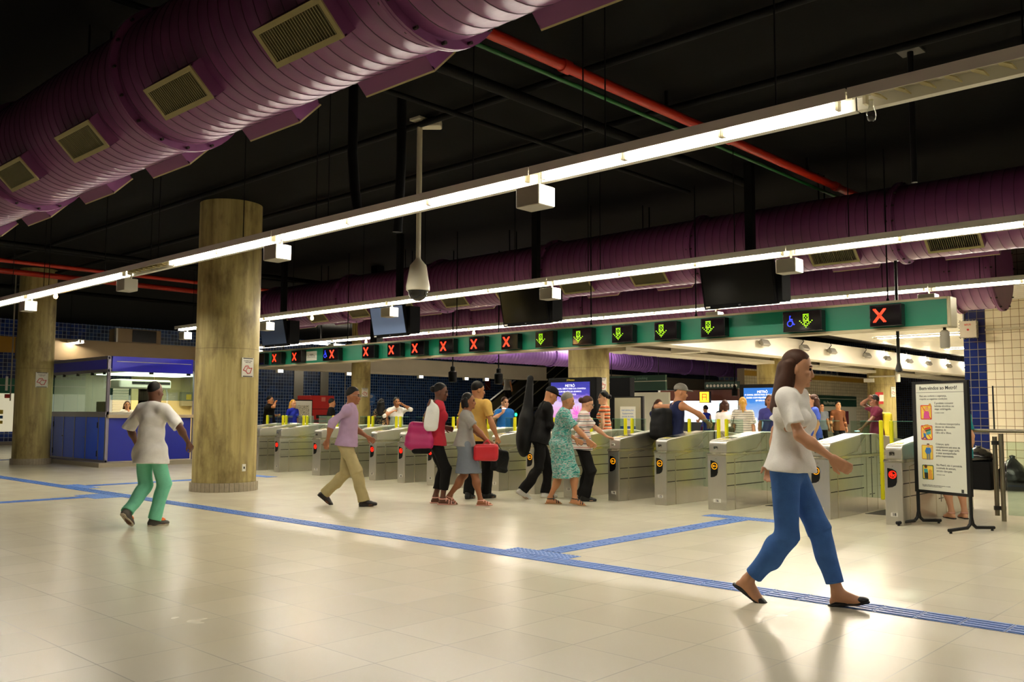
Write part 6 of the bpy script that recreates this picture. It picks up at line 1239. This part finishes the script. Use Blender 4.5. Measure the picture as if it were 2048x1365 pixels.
person('woman with a dark bun in an orange and black striped vest behind the striped top', (-10.74, 14.2), R_(200), 1.74, SK_L, hairk, [('blouse', c_vest, dict(sleeve=.2)), ('trousers', c_black, {})], fem=True, hairstyle='bun', shoe_m=(sh_black, so_k), look=(.6, 0), **F)
person('woman in a dark top looking down beside the notice stand', (-11.75, 17.55), R_(-10), 1.64, SK_L, hairb, [('blouse', c_navy, dict(sleeve=.6)), ('jeans', c_navy, {})], fem=True, hairstyle='long', look=(0, .3), hands=[dict(w=(.3, .1, 1.15)), dict(w=(.3, -.1, 1.15))], shoe_m=(sh_black, so_k), **F)
person('woman in a royal blue sleeveless top at the kiosk counter', (-15.75, 26.4), R_(150), 1.58, SK_T, hairk, [('tank_top', c_royal, {}), ('trousers', c_mar, {})], fem=True, hairstyle='bun', shoe_m=(sh_black, so_k), hands=[dict(w=(.3, .2, 1.2)), None], **F)
p = person('long haired woman in black with a backpack at the kiosk counter', (-15.25, 26.6), R_(150), 1.66, SK_T, hairk, [('blouse', c_black, {}), ('trousers', c_black, {})], fem=True, hairstyle='long', shoe_m=(sh_black, so_k), **F)
garment(p, 'backpack', nylon, [(.03, [bx_(V(-.2, -.05, 1.1), (.10, .15, .2), None, .07)])], label='black backpack on the long haired woman at the kiosk', cat='backpack')
person('woman with a brown bob and a cream top beside the blonde ponytail', (-9.85, 17.3), R_(130), 1.60, SK_L, hairb, [('blouse', c_white, {}), ('jeans', c_navy, {})], fem=True, hairstyle='bob', shoe_m=(sh_black, so_k), **F)
p = person('woman with a blonde ponytail in a white top with thin stripes seen from behind', (-8.93, 16.4), R_(118), 1.64, SK_L, haird, [('blouse', c_str2, dict(sleeve=.75, gr=.03, sr=.07)), ('jeans', c_jean, {})], fem=True, fat=1.15, hairstyle='pony', shoe_m=(sh_black, so_k), **F)
garment(p, 'shoulder_bag', leather, [(.02, [bx_(V(-.08, .26, 1.0), (.15, .07, .15), None, .05)]), (.006, [cap(V(-.14, .24, 1.1), V(-.04, .16, 1.47), .012, .012), cap(V(.0, .24, 1.1), V(.02, .16, 1.47), .012, .012)])], label='olive shoulder bag at the side of the blonde ponytail woman', cat='bag')
person('woman with brown curly hair in a violet top before the blue screen', (-8.75, 17.2), R_(-60), 1.70, SK_B, hairb, [('blouse', c_purp, dict(sleeve=.7)), ('jeans', c_brown, {})], fem=True, hairstyle='bob', shoe_m=(sh_black, so_k), **F)
person('long haired woman in a blue top with one hand on her head', (-8.30, 18.3), R_(215), 1.72, SK_L, hairb, [('blouse', cloth('cornflower', '#3f55b0'), dict(sleeve=.7)), ('jeans', c_jean, {})], fem=True, hairstyle='long', hands=[None, dict(w=(.12, -.06, 1.74), e=(.4, -1, .2))], shoe_m=(sh_black, so_k), **F)
person('far person in a grey-blue T-shirt before the green station sign', (-12.95, 29.1), R_(-40), 1.66, SK_T, hairk, [('t_shirt', c_denimsk, {}), ('trousers', c_black, {})], shoe_m=(sh_black, so_k), vox=.012)
person('far person in a brown long sleeved shirt before the green station sign', (-11.7, 27.5), R_(-40), 1.70, SK_T, hairk, [('shirt', c_brown, dict(sleeve=1.8)), ('trousers', c_black, {})], shoe_m=(sh_black, so_k), vox=.012)
p = person('man in a maroon T-shirt with one hand on his forehead, beyond turnstile 17', (-7.72, 20.2), R_(218), 1.74, SK_D, hairk, [('t_shirt', c_mar, dict(gr=.024)), ('trousers', c_navy, {})], hands=[dict(w=(.36, .12, 1.02)), dict(w=(.14, -.03, 1.70), e=(.6, -.8, -.4))], look=(0, .15), shoe_m=(sh_black, so_k), curl=(.6, 1.1), **F)
garment(p, 'backpack', yelb, [(.03, [bx_(V(-.21, .0, 1.12), (.10, .17, .26), None, .07)])], label='yellow backpack on the man in maroon', cat='backpack')
w = p['wri'][0] + p['hdir'][0] * .12; garment(p, 'phone', emis('tablet_glow', '#8fd8e8', .9), [(.004, [cap(w + V(-.03, -.06, .02), w + V(.05, .06, .02), .05, .05, V(0, 0, 1), .2)])], vox=.006, label='glowing tablet held low by the man in maroon', cat='phone')
person('person in flip-flops and a teal top standing behind the welcome board', (-3.76, 12.48), R_(133), 1.62, SK_L, hairb, [('blouse', c_teal, dict(sleeve=.7, gr=.03)), ('skirt', c_navy, dict(hem=.70, w=.22))], fem=True, feet=[(0, .09, .08, 0, .1), (0, -.09, .08, 0, -.1)], shoes='sandal', shoe_m=(sh_pink, so_k), hairstyle='long', vox=.008)
q = person('woman with long brown hair seated behind the counter of the blue booth', (-24.35, 10.75), R_(-15), 1.50, SK_L, hairb, [('blouse', c_white, {}), ('trousers', c_black, {})], fem=True, hairstyle='long', shoe_m=(sh_black, so_k), hands=[dict(w=(.3, .15, 1.15)), dict(w=(.3, -.15, 1.15))], **F); q['t'].location.z = .10
